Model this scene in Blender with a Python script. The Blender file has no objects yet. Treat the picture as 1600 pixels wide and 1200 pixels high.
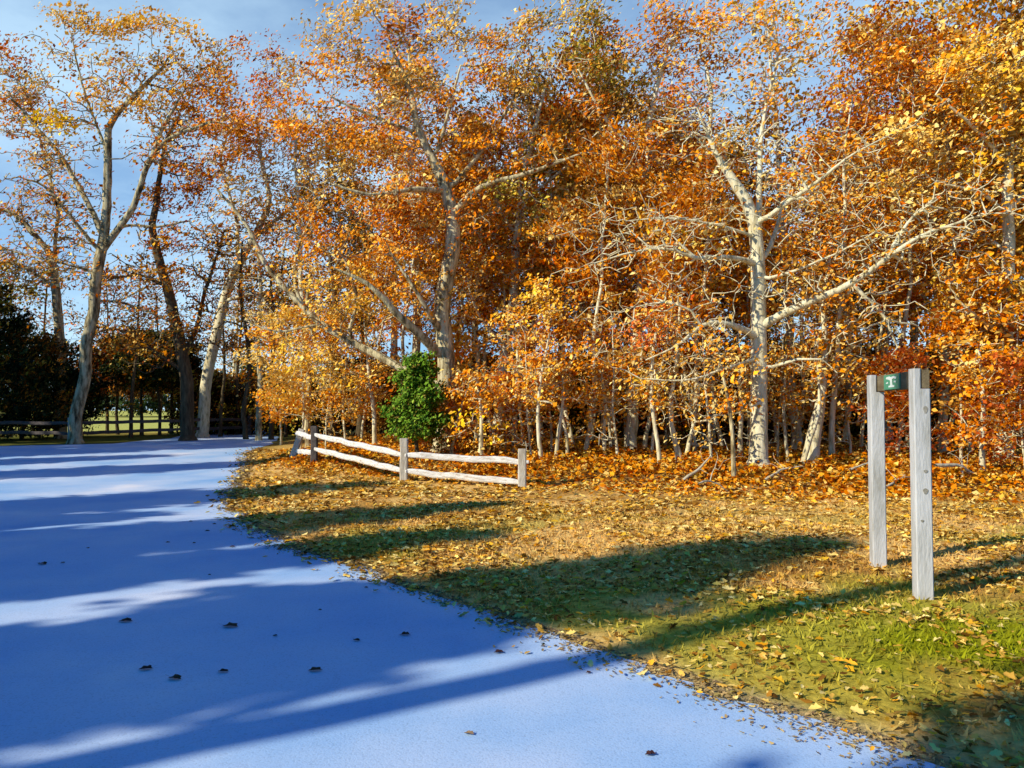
import bpy, math, random
import numpy as np
from mathutils import Vector
SEED = 11
random.seed(SEED); rng = np.random.default_rng(SEED)
R = math.radians
C = bpy.context.scene.collection
scene = bpy.context.scene

# ------------------------------------------------------------------ camera
F, HORIZ, H = 1200.0, 640.0, 1.6            # pixels of the 1600 x 1200 photograph
PITCH = math.atan((HORIZ - 600.0) / F)
cam_d = bpy.data.cameras.new('camera'); cam = bpy.data.objects.new('camera', cam_d); C.objects.link(cam)
cam_d.lens = 27.0; cam_d.sensor_width = 36.0; cam_d.clip_end = 2000.0; cam_d.clip_start = 0.05
cam.location = (0, 0, H); cam.rotation_euler = (R(90) + PITCH, 0, 0)
scene.camera = cam
CP, SP = math.cos(PITCH), math.sin(PITCH)

def ray(px, py):
    x = (px - 800.0) / F; z = (600.0 - py) / F
    return x, CP - z * SP, z * CP + SP

def at(px, py, Y):
    """world point on the sight line of a photo pixel, at distance Y"""
    x, y, z = ray(px, py); k = Y / y
    return np.array([x * k, Y, H + z * k])

def sstep(a, b, v):
    t = np.clip((np.asarray(v, float) - a) / (b - a), 0, 1); return t * t * (3 - 2 * t)

# ------------------------------------------------------------------ noise (numpy value noise)
_tab = np.random.default_rng(5).random((256, 256))
def vnoise(x, y):
    x = np.asarray(x, float); y = np.asarray(y, float)
    xi = np.floor(x).astype(int); yi = np.floor(y).astype(int)
    fx = x - xi; fy = y - yi; fx = fx * fx * (3 - 2 * fx); fy = fy * fy * (3 - 2 * fy)
    a = _tab[xi & 255, yi & 255]; b = _tab[(xi + 1) & 255, yi & 255]
    c = _tab[xi & 255, (yi + 1) & 255]; d = _tab[(xi + 1) & 255, (yi + 1) & 255]
    return (a * (1 - fx) + b * fx) * (1 - fy) + (c * (1 - fx) + d * fx) * fy
def fbm(x, y, o=4):
    s = 0; a = .5; t = 0
    for i in range(o):
        s = s + a * vnoise(x * 2 ** i + 17.3 * i, y * 2 ** i + 9.1 * i); t += a; a *= .5
    return s / t

# ------------------------------------------------------------------ terrain
EDGE_Y = [0.0, 2.5, 3.43, 4.0, 4.8, 5.7, 6.6, 7.5, 9.0, 10.5, 12.0, 13.5, 15.5, 19.0, 24.0, 30.0, 45.0, 80.0]
EDGE_X = [5.6, 3.05, 2.10, 1.6, 0.80, 0.15, -0.62, -1.32, -2.5, -3.45, -4.25, -4.9, -5.5, -6.6, -8.2, -9.2, -14.0, -26.0]
def edge(y): return np.interp(y, EDGE_Y, EDGE_X)
def ledge(y): return np.interp(y, [0, 22.5, 25, 28, 32, 50, 80], [-60, -60, -22, -14.5, -14.2, -19.5, -31])
def zbase(y): return 0.40 * sstep(12, 32, y)
def wood_front(x):                         # y of the rim of the wood
    return np.interp(x, [-8, -5, -2, 0.5, 3, 6, 9, 12, 18], [22, 19.5, 17.6, 16.2, 15.2, 14.2, 13.2, 12.6, 12.0])
def zg(x, y):
    x = np.asarray(x, float); y = np.asarray(y, float)
    off = sstep(0.05, 1.2, x - edge(y))
    b = (fbm(x * .45 + 3, y * .45, 3) - .5) * .16 + .05
    w = sstep(-.8, 1.6, y - wood_front(x)) * sstep(-7, -4, x)
    rim = w * (0.16 + .30 * (fbm(x * .9 + 31, y * .9 + 7, 3) - .35))
    return zbase(y) + off * (b + rim)

def at_ground(px, py):
    x, y, z = ray(px, py)
    Y = 10.0
    for _ in range(40):
        g = float(zg(x / y * Y, Y)); k = (g - H) / z if z < 0 else 60
        Y = .5 * Y + .5 * min(k * y, 200)
    return np.array([x / y * Y, Y, float(zg(x / y * Y, Y))])

# ------------------------------------------------------------------ materials
def mat(name):
    m = bpy.data.materials.new(name); m.use_nodes = True
    nt = m.node_tree; nt.nodes.clear()
    return m, nt, nt.nodes, nt.links
def ramp(N, stops):
    r = N.new('ShaderNodeValToRGB'); e = r.color_ramp.elements
    while len(e) < len(stops): e.new(.5)
    for k, (p, c) in enumerate(stops):
        e[k].position = p; e[k].color = (*c, 1) if len(c) == 3 else c
    return r
def leaf_material(name, trans=.3, gain=1.0):
    m, nt, N, L = mat(name)
    o = N.new('ShaderNodeOutputMaterial'); mix = N.new('ShaderNodeMixShader'); mix.inputs[0].default_value = trans
    d = N.new('ShaderNodeBsdfPrincipled'); t = N.new('ShaderNodeBsdfTranslucent')
    d.inputs['Roughness'].default_value = .55; d.inputs['Specular IOR Level'].default_value = .06
    a = N.new('ShaderNodeAttribute'); a.attribute_name = 'Col'
    hs = N.new('ShaderNodeHueSaturation'); hs.inputs['Value'].default_value = gain; hs.inputs['Saturation'].default_value = 1.02
    L.new(a.outputs['Color'], hs.inputs['Color'])
    L.new(hs.outputs[0], d.inputs['Base Color']); L.new(hs.outputs[0], t.inputs['Color'])
    L.new(d.outputs[0], mix.inputs[1]); L.new(t.outputs[0], mix.inputs[2]); L.new(mix.outputs[0], o.inputs[0])
    return m
def noise_material(name, stops, scale=8, rough=.85, stretch=(1, 1, 1), bump=.3, detail=6, coord='Object', spec=.2, bscale=None):
    m, nt, N, L = mat(name)
    o = N.new('ShaderNodeOutputMaterial'); p = N.new('ShaderNodeBsdfPrincipled')
    tc = N.new('ShaderNodeTexCoord'); mp = N.new('ShaderNodeMapping'); mp.inputs['Scale'].default_value = stretch
    n = N.new('ShaderNodeTexNoise'); n.inputs['Scale'].default_value = scale; n.inputs['Detail'].default_value = detail
    n.inputs['Roughness'].default_value = .65
    r = ramp(N, stops)
    L.new(tc.outputs[coord], mp.inputs[0]); L.new(mp.outputs[0], n.inputs[0]); L.new(n.outputs[0], r.inputs[0])
    L.new(r.outputs[0], p.inputs['Base Color']); p.inputs['Roughness'].default_value = rough
    p.inputs['Specular IOR Level'].default_value = spec
    b = N.new('ShaderNodeBump'); b.inputs['Strength'].default_value = bump; b.inputs['Distance'].default_value = .03
    n2 = N.new('ShaderNodeTexNoise'); n2.inputs['Scale'].default_value = bscale or scale * 2; n2.inputs['Detail'].default_value = 5
    L.new(mp.outputs[0], n2.inputs[0]); L.new(n2.outputs[0], b.inputs['Height']); L.new(b.outputs[0], p.inputs['Normal'])
    L.new(p.outputs[0], o.inputs[0])
    return m

M_LEAF = leaf_material('autumn_leaves', .18, 1.25)
M_GREEN = leaf_material('evergreen_leaves', .15)
M_LITTER = leaf_material('leaf_litter', .05)
M_GRASS = leaf_material('grass_blades', .2)
M_BARK = noise_material('pale_oak_bark', [(.28, (.12, .085, .04)), (.39, (.52, .43, .23)), (.52, (.82, .73, .47)), (.8, (.90, .85, .64))],
                        scale=5, stretch=(1.6, 1.6, .45), bump=.7, bscale=14)
M_BARK_G = noise_material('grey_brown_bark', [(.32, (.06, .042, .02)), (.44, (.28, .21, .10)), (.56, (.66, .56, .32)), (.8, (.80, .72, .46))],
                          scale=5, stretch=(1.6, 1.6, .4), bump=.8, bscale=14)
M_BARK_D = noise_material('dark_bark', [(.3, (.035, .024, .012)), (.6, (.15, .11, .055)), (.8, (.32, .25, .14))], scale=6, stretch=(1.5, 1.5, .4), bump=.8)
M_BARK_L = noise_material('deep_brown_bark', [(.34, (.05, .036, .018)), (.45, (.22, .17, .08)), (.56, (.56, .47, .26)), (.8, (.70, .62, .38))], scale=4, stretch=(1.6, 1.6, .4), bump=.8, bscale=14)  # grey-brown bark with every stop darker
M_RAIL = noise_material('weathered_white_rail', [(.28, (.34, .28, .20)), (.40, (.66, .60, .52)), (.54, (.88, .85, .80)), (.8, (.94, .92, .90))], scale=5, stretch=(.8, 2.2, 6), bump=.7, bscale=22)
M_POSTF = noise_material('weathered_fence_post', [(.3, (.40, .34, .26)), (.55, (.62, .56, .46)), (.8, (.72, .68, .6))], scale=6, stretch=(2, 2, .5), bump=.5, bscale=20)
M_DARKW = noise_material('dark_and_shaded_wood', [(.3, (.05, .045, .045)), (.6, (.12, .10, .09)), (.8, (.2, .17, .14))], scale=6, bump=.5)
M_SIGNP = noise_material('grey_timber', [(.27, (.30, .28, .23)), (.40, (.46, .45, .42)), (.56, (.60, .59, .58)), (.85, (.70, .69, .68))], scale=3.2, stretch=(2.5, 2.5, .5), bump=.25, bscale=26)
M_KNOT = noise_material('grey_knot', [(.3, (.22, .20, .15)), (.6, (.36, .33, .27)), (.8, (.44, .41, .36))], scale=30, bump=.3)
M_SIGNB = noise_material('brown_stained_timber', [(.3, (.13, .095, .05)), (.55, (.22, .165, .09)), (.8, (.32, .26, .17))], scale=4, stretch=(2.5, .5, 2.5), bump=.25, bscale=30)
M_STICK = noise_material('bleached_deadwood', [(.3, (.45, .35, .2)), (.6, (.72, .64, .46)), (.85, (.82, .76, .6))], scale=6, bump=.4)
M_PLATE = noise_material('green_sign_enamel', [(.3, (.06, .30, .17)), (.7, (.10, .40, .25))], scale=6, rough=.4, bump=.05, spec=.4)
M_GLYPH = noise_material('white_sign_paint', [(.3, (.70, .80, .74)), (.7, (.82, .88, .84))], scale=20, rough=.5, bump=.05)

# asphalt: faded blue-grey, fine aggregate, broad worn patches
m, nt, N, L = mat('worn_asphalt'); M_ROAD = m
o = N.new('ShaderNodeOutputMaterial'); p = N.new('ShaderNodeBsdfPrincipled')
tc = N.new('ShaderNodeTexCoord')
n1 = N.new('ShaderNodeTexNoise'); n1.inputs['Scale'].default_value = .55; n1.inputs['Detail'].default_value = 6
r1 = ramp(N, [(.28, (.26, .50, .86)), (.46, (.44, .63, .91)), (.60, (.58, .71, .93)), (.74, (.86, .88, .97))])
n2 = N.new('ShaderNodeTexNoise'); n2.inputs['Scale'].default_value = 95; n2.inputs['Detail'].default_value = 3
r2 = ramp(N, [(.30, (.72, .72, .72)), (.46, (.97, .97, .97)), (.68, (1.0, 1.0, 1.0))])
mx = N.new('ShaderNodeMix'); mx.data_type = 'RGBA'; mx.blend_type = 'MULTIPLY'; mx.inputs[0].default_value = .8
vz = N.new('ShaderNodeTexVoronoi'); vz.feature = 'DISTANCE_TO_EDGE'; vz.inputs['Scale'].default_value = .33
n3 = N.new('ShaderNodeTexNoise'); n3.inputs['Scale'].default_value = 1.2; n3.inputs['Detail'].default_value = 5
vm = N.new('ShaderNodeVectorMath'); vm.operation = 'ADD'
sc = N.new('ShaderNodeVectorMath'); sc.operation = 'SCALE'; sc.inputs['Scale'].default_value = .9
L.new(tc.outputs['Object'], n1.inputs[0]); L.new(tc.outputs['Object'], n2.inputs[0]); L.new(tc.outputs['Object'], n3.inputs[0])
L.new(n3.outputs['Color'], sc.inputs[0]); L.new(sc.outputs[0], vm.inputs[0]); L.new(tc.outputs['Object'], vm.inputs[1]); L.new(vm.outputs[0], vz.inputs['Vector'])
rc = ramp(N, [(0.0, (.55, .55, .58)), (.006, (1, 1, 1))])
L.new(vz.outputs['Distance'], rc.inputs[0])
L.new(n1.outputs[0], r1.inputs[0]); L.new(n2.outputs[0], r2.inputs[0])
L.new(r1.outputs[0], mx.inputs[6]); L.new(r2.outputs[0], mx.inputs[7])
mx2 = N.new('ShaderNodeMix'); mx2.data_type = 'RGBA'; mx2.blend_type = 'MULTIPLY'; mx2.inputs[0].default_value = .06
L.new(mx.outputs[2], mx2.inputs[6]); L.new(rc.outputs[0], mx2.inputs[7])
L.new(mx2.outputs[2], p.inputs['Base Color'])
p.inputs['Roughness'].default_value = .8; p.inputs['Specular IOR Level'].default_value = .15
b = N.new('ShaderNodeBump'); b.inputs['Strength'].default_value = .35; b.inputs['Distance'].default_value = .006
L.new(n2.outputs[0], b.inputs['Height']); L.new(b.outputs[0], p.inputs['Normal']); L.new(p.outputs[0], o.inputs[0])

# ground: colour painted per vertex (turf, dry grass, leaf mould, far left shade) broken up by noise
m, nt, N, L = mat('turf_and_leaf_mould'); M_GROUND = m
o = N.new('ShaderNodeOutputMaterial'); p = N.new('ShaderNodeBsdfPrincipled'); tc = N.new('ShaderNodeTexCoord')
a = N.new('ShaderNodeAttribute'); a.attribute_name = 'Col'
n1 = N.new('ShaderNodeTexNoise'); n1.inputs['Scale'].default_value = 14; n1.inputs['Detail'].default_value = 7; n1.inputs['Roughness'].default_value = .7
r1 = ramp(N, [(.34, (.42, .38, .32)), (.5, (.95, .92, .88)), (.66, (1.25, 1.2, 1.1))])
mx = N.new('ShaderNodeMix'); mx.data_type = 'RGBA'; mx.blend_type = 'MULTIPLY'; mx.inputs[0].default_value = .9
L.new(tc.outputs['Object'], n1.inputs[0]); L.new(n1.outputs[0], r1.inputs[0]); L.new(a.outputs['Color'], mx.inputs[6]); L.new(r1.outputs[0], mx.inputs[7])
L.new(mx.outputs[2], p.inputs['Base Color']); p.inputs['Roughness'].default_value = .95; p.inputs['Specular IOR Level'].default_value = .0
b = N.new('ShaderNodeBump'); b.inputs['Strength'].default_value = .6; b.inputs['Distance'].default_value = .04
L.new(n1.outputs[0], b.inputs['Height']); L.new(b.outputs[0], p.inputs['Normal']); L.new(p.outputs[0], o.inputs[0])

# ------------------------------------------------------------------ objects
def tag(o, label=None, cat=None, group=None, kind=None):
    if label: o['label'] = label
    if cat: o['category'] = cat
    if group: o['group'] = group
    if kind: o['kind'] = kind
    return o
def empty(name, loc=(0, 0, 0), rz=0):
    o = bpy.data.objects.new(name, None); C.objects.link(o); o.location = Vector([float(v) for v in loc]); o.rotation_euler = (0, 0, rz)
    o.empty_display_size = .2
    return o
def link_mesh(name, verts, faces, material, parent=None, smooth=False, cols=None, loop_total=None):
    """verts (n,3) array; faces either (m,k) array or list"""
    me = bpy.data.meshes.new(name)
    verts = np.asarray(verts, np.float32)
    if isinstance(faces, np.ndarray): faces = [faces]
    if faces and isinstance(faces[0], np.ndarray):
        nl = sum(f.size for f in faces); npoly = sum(len(f) for f in faces)
        me.vertices.add(len(verts)); me.vertices.foreach_set('co', verts.ravel())
        me.loops.add(nl); me.polygons.add(npoly)
        me.loops.foreach_set('vertex_index', np.concatenate([f.ravel() for f in faces]).astype(np.int32))
        tot = np.concatenate([np.full(len(f), f.shape[1]) for f in faces]).astype(np.int32)
        st = np.concatenate([[0], np.cumsum(tot)[:-1]]).astype(np.int32)
        me.polygons.foreach_set('loop_start', st); me.polygons.foreach_set('loop_total', tot)
    else:
        me.from_pydata([tuple(map(float, v)) for v in verts], [], [tuple(f) for f in faces])
    if cols is not None:
        ca = me.color_attributes.new('Col', 'FLOAT_COLOR', 'POINT')
        c4 = np.ones((len(verts), 4), np.float32); c4[:, :3] = cols; ca.data.foreach_set('color', c4.ravel())
    me.update(); me.validate(verbose=False)
    if smooth: me.polygons.foreach_set('use_smooth', np.ones(len(me.polygons), bool))
    me.materials.append(material)
    o = bpy.data.objects.new(name, me); C.objects.link(o)
    if parent: o.parent = parent
    return o
def copy_tree(o, parent=None):
    c = o.copy(); C.objects.link(c)
    if parent is not None: c.parent = parent
    for ch in list(o.children): copy_tree(ch, c)
    return c

# ------------------------------------------------------------------ leaves
SUNV = np.array([-.742, -.446, .5])
PAL = {
    'orange': [(0.860, 0.320, 0.025), (0.740, 0.233, 0.015), (0.920, 0.485, 0.074), (0.500, 0.136, 0.009), (0.900, 0.582, 0.161), (0.940, 0.407, 0.037)],
    'rust':   [(0.620, 0.165, 0.012), (0.440, 0.087, 0.007), (0.780, 0.272, 0.025), (0.240, 0.053, 0.007), (0.820, 0.446, 0.112), (0.880, 0.330, 0.031)],
    'red':    [(0.640, 0.136, 0.031), (0.740, 0.213, 0.050), (0.420, 0.068, 0.015), (0.840, 0.349, 0.105), (0.860, 0.407, 0.062)],
    'gold':   [(.92, .52, .10), (0.900, 0.533, 0.050), (0.800, 0.407, 0.031), (0.940, 0.679, 0.149), (0.620, 0.272, 0.019), (0.840, 0.621, 0.198)],
    'yellow': [(0.920, 0.660, 0.037), (0.900, 0.563, 0.031), (0.820, 0.446, 0.031)],
    'tan':    [(0.800, 0.553, 0.155), (0.660, 0.388, 0.081), (0.900, 0.679, 0.248), (0.460, 0.252, 0.043), (0.840, 0.407, 0.043)],
    'brown':  [(0.280, 0.126, 0.022), (0.420, 0.184, 0.028), (0.160, 0.068, 0.012), (0.620, 0.330, 0.062), (0.740, 0.388, 0.062)],
    'olive':  [(0.340, 0.281, 0.031), (0.480, 0.369, 0.050), (0.180, 0.155, 0.019), (0.560, 0.349, 0.043), (0.340, 0.155, 0.019), (0.620, 0.485, 0.099)],
    'green':  [(.16, .30, .025), (.22, .38, .035), (.07, .16, .015), (.34, .46, .06), (.10, .22, .02), (.30, .20, .04)],
    'dark':   [(0.020, 0.034, 0.014), (0.032, 0.050, 0.018), (0.050, 0.060, 0.020), (0.012, 0.020, 0.012)],  # near-black evergreen leaves, shade put into the colour
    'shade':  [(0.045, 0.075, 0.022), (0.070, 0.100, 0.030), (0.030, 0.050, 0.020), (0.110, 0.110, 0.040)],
    'murk':   [(0.100, 0.044, 0.011), (0.060, 0.029, 0.007), (0.160, 0.063, 0.012), (0.035, 0.019, 0.006), (0.240, 0.107, 0.019)],  # brown leaves with the gloom of the wood put into the colour
}
def leaf_arrays(P, size, cols, up=.8, g=rng, fold=.25, aspect=.62, sunny=False):
    n = len(P)
    nrm = g.normal(size=(n, 3)); nrm += (SUNV * 2.0 if sunny else 0.0); nrm[:, 2] += up * 2.2; nrm /= np.linalg.norm(nrm, axis=1)[:, None]
    a = g.normal(size=(n, 3)); a -= nrm * (a * nrm).sum(1)[:, None]; a /= np.linalg.norm(a, axis=1)[:, None]
    b = np.cross(nrm, a)
    L = (size * g.uniform(.42, 1.4, n))[:, None]; W = L * aspect * g.uniform(.7, 1.25, n)[:, None]
    k = fold * L
    v = np.empty((n, 4, 3))
    v[:, 0] = P - a * L * .5
    v[:, 1] = P + b * W * .5 + nrm * k * .5 + a * L * .06
    v[:, 2] = P + a * L * .5 - nrm * k * .25
    v[:, 3] = P - b * W * .5 + nrm * k * .4 + a * L * .06
    f = np.arange(n * 4).reshape(n, 4)
    return v.reshape(-1, 3), f, np.repeat(cols, 4, axis=0)
def curled_leaves(P, size, cols, g):
    """lying leaves with a notched outline, rolled along the midrib"""
    n = len(P); th = g.uniform(0, 2 * math.pi, n)
    a = np.stack([np.cos(th), np.sin(th), g.normal(size=n) * .22], 1); a /= np.linalg.norm(a, axis=1)[:, None]
    up = np.tile([0, 0, 1.0], (n, 1)) + g.normal(size=(n, 3)) * .28; up -= a * (a * up).sum(1)[:, None]; up /= np.linalg.norm(up, axis=1)[:, None]
    b = np.cross(up, a); L = (size * g.uniform(.55, 1.3, n))[:, None]
    out = [(-.5, 0), (-.28, .20), (-.08, .17), (.10, .30), (.24, .19), (.42, .14), (.54, 0), (.40, -.16), (.22, -.18), (.08, -.31), (-.10, -.16), (-.30, -.21)]
    m = len(out); v = np.empty((n, m + 1, 3)); roll = g.uniform(-.5, 1.1, (n, 1)); bend = g.uniform(-.25, .45, (n, 1))
    for k, (x, y) in enumerate(out):
        jx = x + g.normal(size=(n, 1)) * .03; jy = y * g.uniform(.75, 1.3, (n, 1))
        v[:, k] = P + a * L * jx + b * L * jy + up * L * (roll * np.abs(jy) * .9 + bend * jx * jx)
    v[:, m] = P
    tri = np.array([(m, k, (k + 1) % m) for k in range(m)])
    f = (np.arange(n)[:, None, None] * (m + 1) + tri[None]).reshape(-1, 3)
    return v.reshape(-1, 3), f, np.repeat(cols * g.uniform(.75, 1.1, (n, 1)), m + 1, axis=0)
def pick(pal, n, g=rng):
    p = np.array(PAL[pal]); w = 1.0 / (1 + .35 * np.arange(len(p))); w /= w.sum()
    c = p[g.choice(len(p), n, p=w)] * g.uniform(.8, 1.18, (n, 1))
    return c

# ------------------------------------------------------------------ branching trees
class Wood:
    """a branching skeleton: limbs drawn as polylines, twigs grown towards leaf clumps; skinned as tapered tubes"""
    def __init__(s, g): s.P = []; s.par = []; s.rad = []; s.g = g; s.skel = []
    def limb(s, pts, radii, step=.3, wob=.03, start=None):
        pts = np.asarray(pts, float); seg = np.linalg.norm(np.diff(pts, axis=0), axis=1); t = np.concatenate([[0], np.cumsum(seg)])
        n = max(3, int(t[-1] / step) + 1); tt = np.linspace(0, t[-1], n)
        # catmull-ish smoothing: interpolate then relax
        q = np.stack([np.interp(tt, t, pts[:, k]) for k in range(3)], 1)
        for _ in range(2): q[1:-1] = .5 * q[1:-1] + .25 * (q[:-2] + q[2:])
        w = s.g.normal(size=(n, 3)) * wob * .5
        kc = max(2, n // 4); ctl = s.g.normal(size=(kc + 1, 3)) * wob * 3.2; ctl[0] = 0
        w += np.stack([np.interp(np.linspace(0, kc, n), np.arange(kc + 1), ctl[:, a]) for a in range(3)], 1); w[0] = 0
        q += w
        r = np.interp(tt, t, radii)
        prev = -1
        if s.P and start is not False:
            A = np.array(s.P); prev = int(np.argmin(np.linalg.norm(A - q[0], axis=1)))
            q[0] = s.P[prev] * .0 + A[prev]
        for k in range(n):
            if prev >= 0 and k == 0 and start is not False and s.P: continue
            s.P.append(q[k]); s.par.append(prev); s.rad.append(float(r[k])); prev = len(s.P) - 1
        return prev
    def sprays(s, count, ln, rmin=.012, rmax=.10, zmin=1.2, flat=.28, npt=6, tmin=0.0):
        P = np.array(s.P); r = np.array(s.rad); k = np.where((r > rmin) & (r < rmax) & (P[:, 2] > zmin))[0]
        out = []
        if len(k) == 0: return out
        for _ in range(count):
            i = int(s.g.choice(k)); a = P[i]; q = s.par[i]
            ax = (P[i] - P[q]) / (np.linalg.norm(P[i] - P[q]) + 1e-6) if q >= 0 else np.array([0, 0, 1.])
            d = s.g.normal(size=3); d[2] *= flat; d -= ax * (d @ ax) * .6; d += ax * .35; d[2] += .06; d /= np.linalg.norm(d)
            L_ = ln * s.g.uniform(.4, 1.25); sd_ = np.cross(d, [0, 0, 1]); sd_ /= np.linalg.norm(sd_) + 1e-6
            for j in range(npt):
                t = (j + .6) / npt; p = a + d * L_ * t + sd_ * s.g.normal() * .20 * L_ * t + np.array([0, 0, s.g.normal() * .12 * L_ * t - .18 * L_ * t * t])
                out.append(p)
        return out
    def grow(s, pts, step=.33, tip=.006, droop=0.0, wob=.05, maxlen=6.0, expo=.46, rise=.25):
        ns = len(s.P); pts = np.asarray(pts, float)
        if len(pts) == 0: s.finish(tip, ns, expo); return
        cap = ns + int(len(pts) * 14) + 200
        A = np.empty((cap, 3)); A[:ns] = s.P; n = ns
        d0 = np.array([np.min(np.linalg.norm(A[:ns] - p, axis=1)) for p in pts])
        for i in np.argsort(d0):
            p = pts[i]; v = p - A[:n]; d = np.linalg.norm(v, axis=1)
            cost = d * (1 + .35 * np.clip(-v[:, 2] / (d + 1e-6) + .1, 0, 1))
            cost[:max(1, int(ns * .02))] += 3
            j = int(np.argmin(cost)); dist = d[j]
            if dist > maxlen or dist < .04: continue
            m = max(1, int(math.ceil(dist / step)))
            a0 = A[j].copy(); prev = j
            side = s.g.normal(size=3) * .12 * dist
            for k in range(1, m + 1):
                t = k / m; q = a0 + (p - a0) * t + side * math.sin(math.pi * t)
                q[2] += rise * dist * .35 * math.sin(math.pi * t) * (1 if p[2] > a0[2] else .6)
                if k < m: q += s.g.normal(size=3) * wob
                if n >= cap: break
                A[n] = q; s.P.append(q); s.par.append(prev); s.rad.append(0.0); prev = n; n += 1
        s.finish(tip, ns, expo)
    def finish(s, tip, ns, expo):
        n = len(s.P); cnt = np.zeros(n)
        ch = [[] for _ in range(n)]
        for i, q in enumerate(s.par):
            if q >= 0: ch[q].append(i)
        for i in range(n - 1, -1, -1):
            if not ch[i]: cnt[i] = max(cnt[i], 1)
            if s.par[i] >= 0: cnt[s.par[i]] += cnt[i]
        for i in range(ns, n):
            r = tip * cnt[i] ** expo
            q = s.par[i]
            s.rad[i] = min(r, .85 * s.rad[q]) if q >= 0 else r
            s.rad[i] = max(s.rad[i], tip * .75)
        s.ch = ch
    def mesh(s):
        n = len(s.P); P = np.array(s.P); rad = np.array(s.rad); par = np.array(s.par)
        T = np.zeros((n, 3))
        D = np.zeros((n, 3)); ok = par >= 0
        D[ok] = P[ok] - P[par[ok]]
        D[~ok] = (0, 0, 1)
        D /= (np.linalg.norm(D, axis=1)[:, None] + 1e-9)
        main = np.full(n, -1)
        for i in range(n):
            if s.ch[i]: main[i] = max(s.ch[i], key=lambda c: rad[c] + .002 * float(D[c] @ D[i]))
        T[:] = D
        hm = main >= 0; T[hm] += D[main[hm]]; T /= (np.linalg.norm(T, axis=1)[:, None] + 1e-9)
        V = []; FC = []; base = 0
        seg = np.where(ok)[0]
        ismain = main[par[seg]] == seg
        rb = np.where(ismain, rad[par[seg]], np.minimum(rad[par[seg]], rad[seg] * 1.25)); rt = rad[seg]
        Tb = np.where(ismain[:, None], T[par[seg]], D[seg]); Tt = T[seg]
        for ns, sel in ((10, rt > .07), (6, (rt <= .07) & (rt > .022)), (4, (rt <= .022) & (rt > .009)), (3, rt <= .009)):
            k = np.where(sel)[0]
            if len(k) == 0: continue
            ang = np.arange(ns) / ns * 2 * math.pi
            def ring(c, t, r):
                ref = np.tile(np.array([.15, 1.0, .1]), (len(t), 1)); ref /= np.linalg.norm(ref[0])
                u = ref - t * (ref * t).sum(1)[:, None]; u /= (np.linalg.norm(u, axis=1)[:, None] + 1e-9); w = np.cross(t, u)
                return c[:, None] + r[:, None, None] * (np.cos(ang)[None, :, None] * u[:, None] + np.sin(ang)[None, :, None] * w[:, None])
            a = ring(P[par[seg[k]]], Tb[k], rb[k]); b = ring(P[seg[k]], Tt[k], rt[k])
            if ns == 10:
                pass
            v = np.concatenate([a, b], 1).reshape(-1, 3); V.append(v)
            idx = base + (np.arange(len(k)) * 2 * ns)[:, None, None]
            q = np.arange(ns); q1 = (q + 1) % ns
            f = np.stack([q, q1, q1 + ns, q + ns], 1)[None] + idx
            FC.append(f.reshape(-1, 4)); base += len(v)
        return np.concatenate(V), np.concatenate(FC)

def clump_leaves(pts, pals, per, sig, size, g, up=.5, flat=.45):
    V = []; 
    allP = []; allC = []; sig = sig * .80; size = size * .84
    for p, pal, k in zip(pts, pals, per):
        k = int(k * 1.6)
        if k <= 0: continue
        q = g.normal(size=(k, 3)) * sig; q[:, 2] *= flat
        allP.append(p + q)
        shade = g.uniform(.70, 1.2)
        c = pick(pal, k, g) * shade
        allC.append(c)
    if not allP: return None
    return leaf_arrays(np.concatenate(allP), size, np.concatenate(allC), up=up * .55, g=g, sunny=True)

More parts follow.
